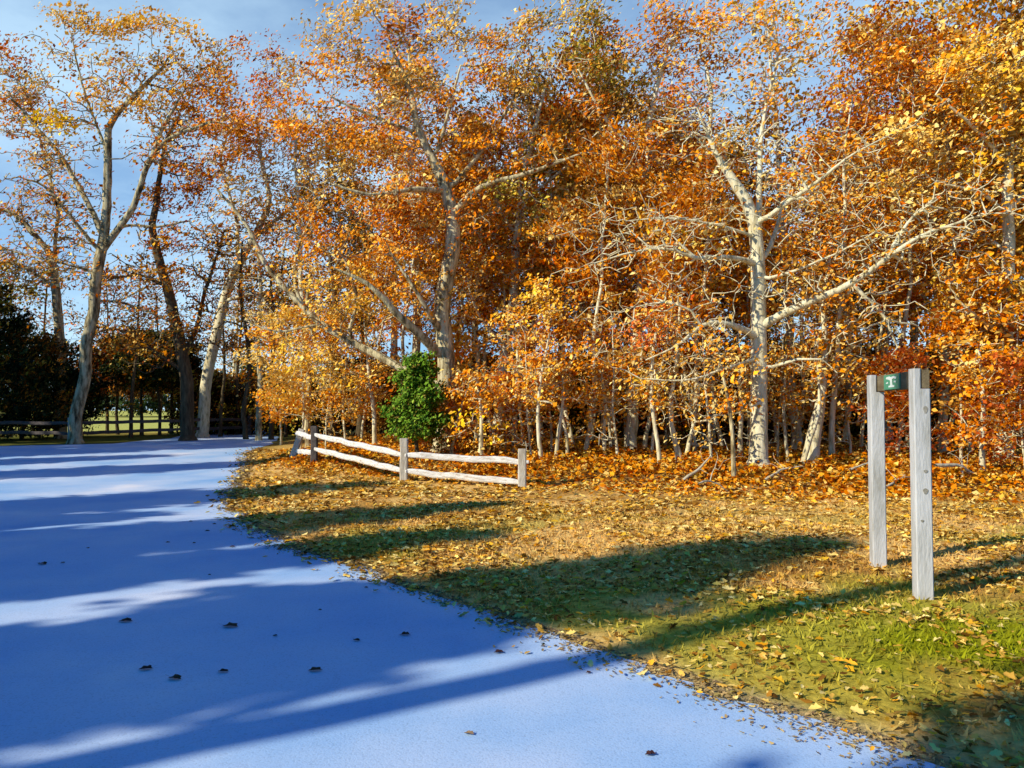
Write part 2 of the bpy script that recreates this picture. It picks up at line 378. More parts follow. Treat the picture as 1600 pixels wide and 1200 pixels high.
def make_tree(label, Y, limbs, blobs, bark, base, group=None, leaf=.15, per=22, dens=5.0, tip=.007, sig=.27, seed=0, name='oak_tree',
              cat='tree', zthick=1.3, leafmat=None, maxlen=4.5, flare=1.6, twigs=45, twl=1.2, twleaf=.16, twz=1.3):
    """a tree drawn from the photograph: limbs in photo pixels at distance Y (+ depth offset), blobs of foliage (or of bare twigs)"""
    g = np.random.default_rng(100 + seed); S = Y / F
    W = Wood(g); org = None
    for li, lb in enumerate(limbs):
        pts = []; rr = []
        for q in lb:
            px, py = q[0], q[1]; dy = q[3] if len(q) > 3 else 0.0
            pts.append(at(px, py, Y + dy)); rr.append(q[2] * S * (1 if li == 0 else .82))
        if li == 0:
            z0 = float(zg(pts[0][0], Y)) - .08
            org = np.array([pts[0][0], Y, z0])
            pts[0] = org.copy()
            if pts[1][2] < z0 + .6: pts[1][2] = z0 + .6
            pts.insert(1, org + np.array([0, 0, .28])); rr.insert(1, rr[0]); rr[0] *= flare
        W.limb(pts, rr, wob=.012 * Y / 20, start=(False if li == 0 else None))
    cp = []; pals = []; per_ = []
    for bl in blobs:
        cx, cy, rx, ry, pal, lf = bl[:6]; dd = bl[6] if len(bl) > 6 else 1.0; dy = bl[7] if len(bl) > 7 else 0.0
        area = math.pi * rx * ry * S * S; n = max(3, int(area * dens * dd))
        k = 0; tries = 0
        while k < n and tries < n * 12:
            tries += 1
            t = g.uniform(-1, 1, 3)
            if t @ t > 1: continue
            px, py = cx + t[0] * rx, cy + t[1] * ry
            if vnoise(px * S * 1.0 + seed * 7, py * S * 1.7 + seed * 3) < .40: continue
            P = at(px, py, Y + dy + t[2] * zthick)
            if P[2] < zg(P[0], P[1]) + .15: continue
            cp.append(P); pals.append(pal if g.random() < .82 else g.choice(['tan', 'brown', pal, 'gold']) if pal not in ('green', 'dark', 'shade') else pal)
            per_.append(per * lf * g.uniform(.5, 1.5)); k += 1
    zg0 = float(zg(org[0], org[1]))
    for p in W.sprays(twigs, twl, zmin=zg0 + twz):
        if p[2] < zg0 + .3: continue
        cp.append(p); pals.append(g.choice(['tan', 'rust', 'orange'])); per_.append(per * twleaf * g.uniform(0, 1.6))
    W.grow(cp, tip=max(tip, .012 * Y / 18), maxlen=maxlen)
    root = empty(name, org); tag(root, label, cat, group)
    v, f = W.mesh(); link_mesh('trunk', v - org, f, bark, root, smooth=True)
    L_ = clump_leaves(cp, pals, per_, sig, leaf, g)
    if L_: link_mesh('crown', L_[0] - org, L_[1], leafmat or M_LEAF, root, cols=L_[2])
    return root

def proto_tree(name, label, h, r, cb, pals, seed, bark, trunk_r=.13, nclump=200, per=24, leaf=.17, lean=.6, forks=2, sig=.34, tip=.008, cat='tree', group=None, shape=1.0):
    """a free-standing woodland tree: wandering trunk, rising limbs, twigs to every clump"""
    g = np.random.default_rng(500 + seed); W = Wood(g)
    dx, dy = g.normal(size=2) * lean * .5
    trunk = [np.array([0, 0, -.1])]
    for k in range(1, 7):
        t = k / 6; trunk.append(np.array([dx * t + g.normal() * .10 * h / 14, dy * t + g.normal() * .10 * h / 14, h * .93 * t]))
    W.limb([trunk[0], trunk[0] + (0, 0, .35)] + trunk[1:], [trunk_r * 1.5, trunk_r * 1.05] + [trunk_r * (1 - .13 * k) for k in range(6)], wob=.015, start=False)
    for k in range(forks * 3):
        t = g.uniform(cb * .9, .8); i = t * 6; a = trunk[int(i)] + (trunk[int(i) + 1] - trunk[int(i)]) * (i - int(i))
        th = g.uniform(0, 2 * math.pi); ln = r * g.uniform(.55, .95) * (1.1 - .5 * t)
        d = np.array([math.cos(th), math.sin(th), 0])
        W.limb([a, a + d * ln * .5 + (0, 0, ln * .28), a + d * ln + (0, 0, ln * .75)], [trunk_r * .5 * (1 - .5 * t), trunk_r * .33, trunk_r * .14], wob=.03)
    cp = []; pl = []; per_ = []
    # foliage in a handful of uneven boughs rather than one ball
    nb = 9 + int(nclump / 40)
    boughs = []
    for k in range(nb):
        t = cb + (1 - cb) * (k + g.random()) / nb
        th = g.uniform(0, 2 * math.pi)
        rr = r * (math.sin(math.pi * min(1, ((t - cb) / (1 - cb)) ** .75 * .92 + .08)) ** .7) * g.uniform(.35, .85) * shape
        boughs.append((np.array([dx * t + math.cos(th) * rr, dy * t + math.sin(th) * rr, h * t]), r * g.uniform(.28, .5), g.choice(pals)))
    for k in range(nclump):
        c, br, pal = boughs[g.integers(nb)]
        q = g.normal(size=3) * br * .62; q[2] *= .55
        p = c + q
        if p[2] < .3: p[2] = g.uniform(.3, .9)
        cp.append(p); pl.append(pal if g.random() < .8 else g.choice(pals)); per_.append(per * g.uniform(.4, 1.5))
    for p in W.sprays(int(14 + 2.2 * h), .32 * r + .3, zmin=h * .12):
        cp.append(p); pl.append(g.choice(pals)); per_.append(per * .2 * g.uniform(0, 1.6))
    W.grow(cp, tip=max(tip, .0125 if h > 8 else .009), maxlen=h * .5)
    root = empty(name); tag(root, label, cat, group)
    v, f = W.mesh(); link_mesh('trunk', v, f, bark, root, smooth=True)
    L_ = clump_leaves(cp, pl, per_, sig, leaf, g)
    link_mesh('crown', L_[0], L_[1], M_LEAF, root, cols=L_[2])
    return root

def evergreen(name, label, loc, h, w, pal, seed, n=5200, leaf=.17, profile=None, bottom=.05, trunk_r=None, bark=None, cat='tree', group=None, clump=.22, lmat=None, per=20, shoots=0, mixpal=None):
    """dense conical evergreen: sprays of foliage filling a profile, with whorled limbs inside"""
    g = np.random.default_rng(900 + seed)
    profile = profile or [(0, .55), (.15, .95), (.35, 1), (.6, .75), (.85, .35), (1, .04)]
    nc = n // per
    W = Wood(g); tr = trunk_r or h * .018
    W.limb([(0, 0, -.1), (0, 0, .3), (g.normal() * .05, g.normal() * .05, h * .5), (0, 0, h * .97)], [tr * 1.3, tr, tr * .6, tr * .12], wob=.01, start=False)
    cp = []
    while len(cp) < nc:
        t = g.uniform(bottom, 1); rad = w * np.interp(t, [q[0] for q in profile], [q[1] for q in profile])
        th = g.uniform(0, 2 * math.pi)
        rr = rad * (g.random() ** .38)
        lump = .62 + .75 * vnoise(th * 1.6 + seed, t * 6 + seed * 3)
        cp.append(np.array([math.cos(th) * rr * lump, math.sin(th) * rr * lump, t * h + g.normal() * .05]))
    for _ in range(shoots):
        t = g.uniform(bottom + .05, .97); rad = w * np.interp(t, [q[0] for q in profile], [q[1] for q in profile]); th = g.uniform(0, 2 * math.pi)
        ln = (.35 + .5 * g.random()) * w * (1.1 - .5 * t); a0 = np.array([math.cos(th) * rad * .75, math.sin(th) * rad * .75, t * h])
        d = np.array([math.cos(th), math.sin(th), g.uniform(.2, .9)]); d /= np.linalg.norm(d)
        for q in range(4): cp.append(a0 + d * ln * (q + 1) / 4 + g.normal(size=3) * .03)
    sub = [cp[k] for k in range(0, len(cp), 3)]
    W.grow(sub, tip=.006, maxlen=w * 1.5, rise=-.1)
    root = empty(name, loc); tag(root, label, cat, group)
    v, f = W.mesh(); link_mesh('trunk', v, f, bark or M_BARK_D, root, smooth=True)
    L_ = clump_leaves(cp, [(mixpal if mixpal and g.random() < .3 else pal) for _ in cp], [per * g.uniform(.6, 1.4) for _ in cp], clump, leaf, g, up=.2, flat=.75)
    link_mesh('crown', L_[0], L_[1], lmat or M_GREEN, root, cols=L_[2])
    return root

# ------------------------------------------------------------------ the ground, the asphalt
ys = np.unique(np.concatenate([np.linspace(-60, 0, 13), np.arange(0, 3, .25), np.arange(3, 26, .11), np.arange(26, 60, 1.0), np.geomspace(60, 900, 24)]))
xs = np.unique(np.concatenate([-np.geomspace(14, 900, 24)[::-1], np.arange(-14, 18, .11), np.geomspace(18, 900, 24)]))
X, Yg = np.meshgrid(xs, ys)
Z = zg(X, Yg)
gv = np.stack([X, Yg, Z], -1).reshape(-1, 3)
nx, ny = len(xs), len(ys)
ii = (np.arange(ny - 1)[:, None] * nx + np.arange(nx - 1)[None]).reshape(-1)
gf = np.stack([ii, ii + 1, ii + nx + 1, ii + nx], 1)
def mixc(c, col, w): return c * (1 - w[..., None]) + np.array(col) * w[..., None]
def ground_cols(x, y):
    c = np.zeros(x.shape + (3,)); c[:] = (.92, .58, .19)
    n1 = fbm(x * .8, y * .8 + 40, 4); n2 = fbm(x * 1.9 + 70, y * 1.9, 3); n3 = fbm(x * .35 + 11, y * .35 + 5, 3)
    c = mixc(c, (.54, .28, .06), sstep(.45, .62, n1) * .75)
    c = mixc(c, (.94, .62, .22), sstep(.52, .68, n2) * .7)
    # mown green showing through on the near right
    gx = sstep(-.2, 1.6, x - edge(y)) * sstep(9.0, 5.6, y)
    c = mixc(c, (.34, .36, .012), np.maximum(gx * .75 * sstep(.50, .62, n3 * .5 + n2 * .5), sstep(1.5, .7, np.hypot((x - 3.6) / 1.5, (y - 5.2) / .75) + .8 * (n2 - .5))) * .95)
    c = mixc(c, (.50, .46, .05), sstep(.58, .68, fbm(x * .6 + 90, y * .9 + 3, 3)) * sstep(14, 8, y) * .7)
    # brown mould below the trees
    w = sstep(-1.0, .8, y - wood_front(x)) * sstep(-8, -5, x)
    c = mixc(c, (.22, .10, .03), w * .9)
    # verge of the asphalt: worn, grey-brown
    e = sstep(.30, .02, np.abs(x - edge(y))) * sstep(.3, .6, fbm(x * 2.5, y * 2.5 + 60, 3)); c = mixc(c, (.52, .40, .26), e * .8)
    # far meadow
    fm = sstep(34, 44, y) * sstep(-5, -14, x); c = mixc(c, (.62, .60, .16), fm)
    lf = sstep(20, 24, y) * sstep(-6, -10, x) * (1 - fm); c = mixc(c, (.16, .17, .04), lf)  # ground before the meadow, its shade put into the colour
    return c
ground = link_mesh('ground', gv, gf, M_GROUND, cols=ground_cols(X, Yg).reshape(-1, 3)); tag(ground, kind='structure')
ground['label'] = 'rough autumn lawn strewn with golden leaves beside the asphalt'

ry = ys[(ys >= -60) & (ys <= 80)]
rv = []; K = 14
jit = (fbm(ry * 1.7, ry * 0 + 3, 4) - .5) * .42 + (fbm(ry * 4.5, ry * 0 + 9, 3) - .5) * .30
for k, y in enumerate(ry):
    xr = edge(y) + jit[k] * (1 if 2 < y < 40 else 0); xl = float(ledge(y))
    for t in np.linspace(0, 1, K): rv.append((xl + (xr - xl) * t ** .5, y, float(zbase(y)) + .006))
rv = np.array(rv); ii = (np.arange(len(ry) - 1)[:, None] * K + np.arange(K - 1)[None]).reshape(-1)
road = link_mesh('road', rv, np.stack([ii, ii + 1, ii + K + 1, ii + K], 1), M_ROAD)
tag(road, 'blue grey asphalt drive striped with tree shadows', kind='structure')

# ------------------------------------------------------------------ leaf litter and grass
def scatter(n, x0, x1, y0, y1, keep, g):
    x = g.uniform(x0, x1, n); y = np.exp(g.uniform(math.log(y0), math.log(y1), n))   # denser near the viewer, like equal screen size
    k = g.random(n) < keep(x, y); x, y = x[k], y[k]
    vis = np.abs(x) < .70 * y + 1.2
    return x[vis], y[vis]
g = np.random.default_rng(77)
def keep_lawn(x, y):
    d = x - edge(y)
    k = sstep(-.75, .3, d) ** 1.6 * (.25 + .75 * sstep(.38, .6, fbm(x * 1.3 + 5, y * 1.3, 3)))
    k = k * (1 - .45 * sstep(7.5, 4.0, y)) * (1 - .5 * sstep(7.5, 4.5, y) * sstep(.42, .55, fbm(x * .35 + 11, y * .35 + 5, 3)))
    return k
x, y = scatter(140000, -9, 16, 3.0, 25, keep_lawn, g)
P = np.stack([x, y, zg(x, y) + .012 + g.random(len(x)) * .02], 1)
cols = np.where(g.random((len(x), 1)) < .55, pick('tan', len(x), g) * 1.3, np.where(g.random((len(x), 1)) < .4, pick('gold', len(x), g), pick('brown', len(x), g)))
v, f, c = curled_leaves(P, np.clip(.034 + .0056 * y, .045, .12), cols, g)
tag(link_mesh('fallen_leaves', v, f, M_LITTER, cols=c), 'tan and golden fallen leaves scattered over the lawn', kind='stuff')

def keep_rim(x, y):
    d = y - wood_front(x)
    return sstep(-1.6, .2, d) * sstep(9, 3, d) * sstep(-7, -5, x) * (.4 + .6 * sstep(.35, .55, fbm(x * 1.1 + 50, y * 1.1, 3)))
x, y = scatter(190000, -7, 24, 11, 27, keep_rim, g)
hump = sstep(-.9, .8, y - wood_front(x)) * (fbm(x * 1.3 + 8, y * 1.3 + 2, 3)) * .30
P = np.stack([x, y, zg(x, y) + .02 + hump * g.random(len(x))], 1)
cols = np.where(g.random((len(x), 1)) < .5, pick('orange', len(x), g), np.where(g.random((len(x), 1)) < .6, pick('rust', len(x), g), pick('gold', len(x), g)))
v, f, c = leaf_arrays(P, .115, cols, up=.8, g=g)
tag(link_mesh('leaf_litter', v, f, M_LITTER, cols=c), 'deep orange and rust leaf litter heaped along the rim of the wood', kind='stuff')

# grit, soil crumbs and leaf fragments drifted over the broken edge of the asphalt
yy = np.exp(g.uniform(math.log(3.0), math.log(26), 7500)); dd = np.abs(g.normal(size=len(yy))) * .17
xx = edge(yy) + (fbm(yy * 1.7, yy * 0 + 3, 4) - .5) * .42 + .12 - dd * (.4 + 1.2 * fbm(yy * .9, yy * 0 + 44, 3))
P = np.stack([xx, yy, zbase(yy) + .012], 1)
cols = np.where(g.random((len(xx), 1)) < .5, np.array([[.50, .34, .15]]), np.where(g.random((len(xx), 1)) < .5, np.array([[.66, .46, .18]]), np.array([[.26, .17, .10]]))) * g.uniform(.7, 1.2, (len(xx), 1))
v, f, c = curled_leaves(P, np.clip(.012 + .003 * yy, .018, .07), cols, g)
tag(link_mesh('road_edge_debris', v, f, M_LITTER, cols=c), 'soil crumbs and leaf fragments drifted over the edge of the asphalt', kind='stuff')

# grass blades
def keep_grass(x, y): return sstep(.0, .5, x - edge(y)) * (.35 + .65 * sstep(.4, .6, fbm(x * .9 + 30, y * .9 + 12, 3)))
x, y = scatter(120000, -6, 14, 3.0, 13, keep_grass, g)
n = len(x); P = np.stack([x, y, zg(x, y) - .004], 1)
gcol = ground_cols(x, y); gcol = gcol * g.uniform(.6, 1.25, (n, 1))
hgt = g.uniform(.025, .07, n); th = g.uniform(0, 6.28, n); w = g.uniform(.004, .009, n) * (1 + y * .1)
dv = np.stack([np.cos(th), np.sin(th), 0 * th], 1); lean = g.normal(size=(n, 3)) * .6; lean[:, 2] = 1.0
v = np.stack([P - dv * w[:, None], P + dv * w[:, None], P + lean * hgt[:, None]], 1).reshape(-1, 3)
tag(link_mesh('grass', v, np.arange(3 * n).reshape(n, 3), M_GRASS, cols=np.repeat(gcol, 3, 0)), 'short rough grass of the lawn, green and straw coloured', kind='stuff')

# single leaves lying on the asphalt (each can be counted)
ROADLEAVES = [(196, 973, 20, 'largest of the leaves just under the long sunlit band'), (360, 981, 24, 'broad leaf with a stalk below the bright band, mid drive'), (228, 1048, 20, 'left one of the pair low on the drive'),
    (273, 1063, 22, 'lower one of the pair low on the drive'), (349, 1052, 16, 'just right of the low pair'), (493, 1050, 20, 'tilted leaf well right of the low pair'), (557, 1003, 12, 'in the middle of the dark blue shade'),
    (633, 994, 16, 'nearest the lawn edge in the shade'), (780, 1022, 16, 'above the lower sunlit band, by the lawn'), (66, 883, 15, 'largest on the upper left of the drive'), (98, 881, 7, 'small, beside the larger leaf upper left'),
    (137, 858, 6, 'small, above the pair at upper left'), (262, 849, 7, 'small, in the upper middle shade'), (303, 850, 6, None), (298, 816, 6, None), (324, 831, 8, None), (335, 820, 7, None), (363, 856, 9, 'farthest right in the upper shade'),
    (430, 996, 8, None), (733, 1150, 16, 'pale brown, in the wide sunlit patch'), (1017, 1182, 18, 'lowest and nearest, on sunlit asphalt'), (920, 1054, 9, 'on the thin dark stripe by the lawn'), (572, 920, 7, 'at the tip of the white sunlit patch'), (500, 955, 6, None), (327, 900, 6, None)]
for k, (px, py, wpx, lab) in enumerate(ROADLEAVES):
    x0, y0, z0 = at_ground(px, py); z0 = float(zbase(y0)) + .009
    s = wpx / F * y0 * 1.0
    gg = np.random.default_rng(300 + k); a = gg.uniform(-.5, .5) + (math.pi if gg.random() < .5 else 0)
    # lobed oak-leaf outline, curled up at the rim, with a stalk
    m_ = 22; vv = [(0, 0, .006 * s / .1)]
    for j in range(m_):
        t = j / m_ * 2 * math.pi
        r = (.5 * (1 + .16 * math.cos(6 * t + .6)) * (1 - .05 * gg.random()))
        xx = math.cos(t) * r * s; yy = math.sin(t) * r * s * .62
        vv.append((xx, yy, .004 + .22 * s * (abs(math.sin(t)) ** 2) * gg.uniform(.5, 1)))
    ff = [(0, 1 + j, 1 + (j + 1) % m_) for j in range(m_)]
    b0 = len(vv); vv += [(.45 * s, -.012 * s, .01), (.45 * s, .012 * s, .01), (.78 * s, .03 * s, .02), (.78 * s, .01 * s, .02)]; ff.append((b0, b0 + 3, b0 + 2, b0 + 1))
    col = np.tile(np.array([(.085, .035, .03), (.12, .05, .03), (.3, .2, .12)][(2 if k in (19,) else k % 2)]), (len(vv), 1))
    o = link_mesh('fallen_leaf', np.array(vv), ff, M_LITTER, cols=col); o.location = (x0, y0, z0); o.rotation_euler = (0, 0, a)
    tag(o, ('dark brown fallen leaf, ' + lab) if lab else 'tiny dark fallen leaf on the shaded far half of the asphalt', 'leaf', 'fallen leaves on the asphalt')

# ------------------------------------------------------------------ timber: fences and sign frame
def beam(p0, p1, w, h, g, seg=8, jit=.006, taper=0.0, up=(0, 0, 1), bev=.25):
    """hewn beam with bevelled, slightly irregular section"""
    p0 = np.array(p0, float); p1 = np.array(p1, float); d = p1 - p0; d /= np.linalg.norm(d)
    up = np.array(up, float); sd = np.cross(d, up); sd /= np.linalg.norm(sd); u2 = np.cross(sd, d)
    b = bev
    sec = [(-1, -1 + b), (-1 + b, -1), (1 - b, -1), (1, -1 + b), (1, 1 - b), (1 - b, 1), (-1 + b, 1), (-1, 1 - b)]
    V = []; Fc = []
    for k in range(seg + 1):
        t = k / seg; c = p0 + (p1 - p0) * t + sd * g.normal() * jit + u2 * g.normal() * jit
        e = 1 - taper * max(0, abs(t - .5) * 2 - .75) * 4
        for (a, q) in sec: V.append(c + sd * a * w * .5 * e + u2 * q * h * .5 * e)
    n = 8
    for k in range(seg):
        for j in range(n): Fc.append((k * n + j, k * n + (j + 1) % n, (k + 1) * n + (j + 1) % n, (k + 1) * n + j))
    Fc.append(tuple(range(n))[::-1]); Fc.append(tuple(seg * n + j for j in range(n)))
    return np.array(V), Fc

def fence(label, posts, rails, mats_post, rail_mat, posth):
    g = np.random.default_rng(3); org = np.array([posts[0][0], posts[0][1], float(zg(posts[0][0], posts[0][1]))])
    root = empty('split_rail_fence', org); tag(root, label, 'fence')
    for (x, y, hh, lx, ly), mt in zip(posts, mats_post):
        z = float(zg(x, y)); v, f = beam((x, y, z - .12), (x + lx, y + ly, z + hh), .165, .13, g, seg=6, jit=.004, up=(0, 1, 0))
        link_mesh('post', v - org, f, mt, root)
    for r in rails:
        (a, za, b, zb) = r[:4]; pa, pb = posts[a], posts[b]
        A = np.array([pa[0] + pa[3] * .5, pa[1] + pa[4] * .5, float(zg(pa[0], pa[1])) + za]); B = np.array([pb[0], pb[1], float(zg(pb[0], pb[1])) + zb])
        d = (B - A) / np.linalg.norm(B - A); ex = r[4] if len(r) > 4 else .1
        v, f = beam(A - d * .06, B + d * ex, (.078), .125, g, seg=12, jit=.011, taper=.5, bev=.4)
        link_mesh('rail', v - org, f, r[5] if len(r) > 5 else rail_mat, root)
    return root
pA = at(449, 722, 20.6); pB = at(491, 730, 19.6); pC = at_ground(631, 752); pD = at_ground(816, 763)
print('fence', pB, pC, pD)
fence('whitish two-rail split rail fence at the corner of the lawn', [(pA[0], 20.9, .80, .28, .1), (pB[0], pB[1], .96, .0, 0), (pC[0], pC[1], .90, 0, 0), (pD[0], pD[1], .78, 0, 0)],
      [(0, .70, 1, .66, .05), (0, .22, 1, .27, .05), (1, .72, 2, .56), (1, .38, 2, .22), (2, .55, 3, .52, .14), (2, .21, 3, .11, .05)],
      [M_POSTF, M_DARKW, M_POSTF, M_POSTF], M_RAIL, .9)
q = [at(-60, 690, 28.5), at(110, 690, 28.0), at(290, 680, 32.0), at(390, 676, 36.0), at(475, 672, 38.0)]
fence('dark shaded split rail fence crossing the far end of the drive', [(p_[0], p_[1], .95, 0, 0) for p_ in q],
      [(0, .75, 1, .75), (0, .38, 1, .38), (1, .75, 2, .75), (1, .38, 2, .38), (2, .75, 3, .75), (2, .38, 3, .38), (3, .75, 4, .75), (3, .38, 4, .38)], [M_POSTF, M_POSTF, M_DARKW, M_DARKW, M_DARKW], M_DARKW, .95)  # dark wood stands in for shade on the rails and farther posts

# sign frame: two squared posts, a brown bar let into a notch in their right halves, a little green plate
def prism(poly, z0, z1, taper=1.0):
    n = len(poly); V = [(x, y, z0) for x, y in poly] + [(x * taper, y * taper, z1) for x, y in poly]
    F_ = [(j, (j + 1) % n, n + (j + 1) % n, n + j) for j in range(n)] + [tuple(range(n))[::-1], tuple(range(n, 2 * n))]
    return V, F_
nb_ = at_ground(1443, 934); fb_ = at_ground(1373, 885)
print('sign', nb_, fb_)
ax = (nb_ - fb_); ax[2] = 0; LEN = float(np.linalg.norm(ax)); ax /= LEN       # from the far post to the near post
yaw = math.atan2(-ax[0], ax[1]) + math.pi
TOP = 1.855
sign = empty('sign_frame', (float(fb_[0]), float(fb_[1]), float(fb_[2])), yaw)
tag(sign, 'grey timber two-post frame with brown crossbar and small green plate on the lawn', 'sign frame')
# local frame: near post at -y (towards the viewer), x to the right as the viewer sees it
hw = .064; bv = .009
def sqpoly(x0, x1, y0, y1): return [(x0 + bv, y0), (x1 - bv, y0), (x1, y0 + bv), (x1, y1 - bv), (x1 - bv, y1), (x0 + bv, y1), (x0, y1 - bv), (x0, y0 + bv)]
dz = float(nb_[2] - fb_[2])
for yy, zo in ((0.0, 0.0), (-LEN, dz)):
    V1, F1 = prism(sqpoly(-hw, hw, -hw, hw), -.25, TOP - .165 - (0), 1.0)
    V2, F2 = prism(sqpoly(-hw, -.005, -hw, hw), TOP - .165, TOP, 1.0)
    V1 = [(x, y, z if z > 0 else z + zo) for x, y, z in V1]
    V = np.array(V1 + V2); Fa = F1[:-1] + [F1[-1]] + [tuple(i + len(V1) for i in q_) for q_ in F2[1 - 1:]]
    V = np.concatenate([np.array(V1), np.array(V2)])
    # subdivide-like weathering: shift top corners a little
    V[:, 0] += .004 * np.sin(V[:, 2] * 3); V[:, 1] += yy
    link_mesh('post', V, Fa, M_SIGNP, sign)
bx0, bx1 = -.001, .056
v, f = beam(((bx0 + bx1) / 2, hw + .01, TOP - .084), ((bx0 + bx1) / 2, -LEN - hw + .012, TOP - .084), .057, .150, np.random.default_rng(4), seg=2, jit=.0, bev=.08)
link_mesh('crossbar', v, f, M_SIGNB, sign)
# plate on the left face of the bar, nearer the far post
py0, py1 = -.74, -.30; pz = TOP - .084; px_ = bx0 - .012
V = [(px_ , y, z) for y, z in ((py0, pz - .066), (py1, pz - .066), (py1, pz + .068), (py0, pz + .068))]
V += [(px_ + .010, y, z) for (_, y, z) in V]
plate = link_mesh('sign_plate', np.array(V), [(3, 2, 1, 0), (4, 5, 6, 7), (0, 1, 5, 4), (1, 2, 6, 5), (2, 3, 7, 6), (3, 0, 4, 7)], M_PLATE, sign)
plate['label'] = 'small green plate with a white tree-like mark'
glyph = [[(-.046, .030), (-.040, .046), (-.012, .050), (.0, .042), (.022, .050), (.046, .040), (.042, .022), (.020, .030), (.010, .022), (.012, -.026), (.030, -.030), (.028, -.046), (-.022, -.046), (-.022, -.032), (-.006, -.028), (-.008, .016), (-.026, .024)],
         [(.026, .010), (.044, .006), (.040, -.010), (.024, -.004)], [(-.044, -.004), (-.026, .004), (-.024, -.010), (-.042, -.014)]]
V = []; Fg = []
for poly in glyph:
    b0 = len(V); yc = (py0 + py1) / 2
    V += [(px_ - .003, yc - a_ * 3.3, pz + b_ * 1.05) for a_, b_ in poly]; Fg.append(tuple(range(b0, len(V))))
link_mesh('sign_mark', np.array(V), Fg, M_GLYPH, plate)
for kx, kz, kr, kh in ((.012, 1.02, .016, .013), (.008, .86, .019, .024), (.018, 1.52, .017, .030), (-.02, .62, .012, .010)):
    V, Fb = prism([(math.cos(t) * kr * (1 + .2 * math.sin(3 * t)), math.sin(t) * kh) for t in np.arange(12) * math.pi / 6], 0, .003)
    V = np.array([(kx + x_, -LEN - hw - .001 - z, kz + y_) for x_, y_, z in V]); link_mesh('knot', V, [tuple(reversed(q_)) for q_ in Fb], M_KNOT, sign)
for yy in (0.0, -LEN):                      # bolt heads where the bar is fixed to the posts
    V, Fb = prism([(math.cos(t) * .011, math.sin(t) * .011) for t in np.arange(8) * math.pi / 4], 0, .008)
    V = np.array([(bx1 + .001 + z, yy + x_, TOP - .084 + y_) for x_, y_, z in V]); link_mesh('bolt', V, Fb, M_DARKW, sign)

# ------------------------------------------------------------------ trees drawn from the photograph
make_tree('tall pale forked tree with golden crown beyond the far left of the drive', 28, [
    [(118, 690, 10), (128, 600, 9.2), (146, 490, 8.8), (158, 400, 8.4), (168, 345, 7), (172, 230, 6), (172, 190, 5), (215, 140, 3.5), (255, 105, 2)],
    [(158, 395, 7), (205, 335, 6, -.5), (232, 265, 5, -.8), (262, 218, 3.5, -1), (330, 190, 2, -1.2)], [(232, 265, 4, -.8), (262, 190, 3, -.6), (295, 140, 1.5, -.4)],
    [(165, 380, 6), (130, 300, 5, .5), (85, 230, 4, .8), (40, 180, 2.5, 1), (10, 140, 1.5, 1)], [(152, 390, 4), (110, 340, 3.5, -.6), (80, 290, 2.5, -.8), (30, 278, 1.5, -1)],
    [(150, 425, 3), (100, 408, 2.4, -.3), (40, 395, 2), (0, 385, 1.5)], [(148, 470, 3), (200, 470, 2.4, .5), (260, 500, 1.8, .8)], [(172, 250, 3), (150, 190, 2.4), (120, 100, 1.6), (112, 50, 1)],
    [(190, 350, 3), (250, 350, 2.2, .3), (300, 345, 1.5, .5)]],
    [(150, 25, 75, 26, 'tan', 1.1), (215, 50, 80, 34, 'gold', 1.2), (295, 95, 60, 48, 'gold', 1.2), (330, 120, 45, 34, 'orange', 1.1), (215, 150, 110, 30, 'gold', 1.15), (110, 190, 60, 20, 'yellow', 1), (60, 100, 50, 60, 'tan', .35, .7),
     (330, 175, 60, 40, 'orange', 1.2), (170, 100, 90, 30, 'tan', .5, .8), (300, 240, 60, 50, 'rust', .5, .7), (80, 300, 80, 60, 'tan', .12, .5), (60, 400, 70, 40, 'brown', .1, .5), (230, 420, 70, 60, 'orange', .2, .5)],
    M_BARK_L, None, twigs=140, twl=1.9, twleaf=.14, seed=1, leaf=.19, per=22, dens=5.4, tip=.010, sig=.36, maxlen=6)
make_tree('slim tree with dark bent boughs and rust leaves at the left border', 32, [
    [(97, 690, 8), (94, 560, 7.5), (90, 480, 7), (84, 405, 6), (70, 385, 4.5), (25, 338, 3.5), (-20, 320, 2)], [(86, 420, 4), (92, 340, 3), (70, 240, 2), (40, 140, 1.5)], [(88, 450, 3), (40, 420, 2.5, -.5), (0, 410, 2)]],
    [(15, 90, 35, 30, 'rust', 1.2), (35, 140, 45, 30, 'brown', .8), (10, 180, 35, 30, 'rust', .8), (30, 320, 60, 50, 'brown', .25, .6), (40, 440, 40, 40, 'olive', 1.0), (10, 400, 40, 40, 'olive', .6)],
    M_BARK_L, None, twigs=140, twl=1.9, twleaf=.14, seed=2, leaf=.2, per=20, dens=4.6, tip=.010, sig=.38, maxlen=6)
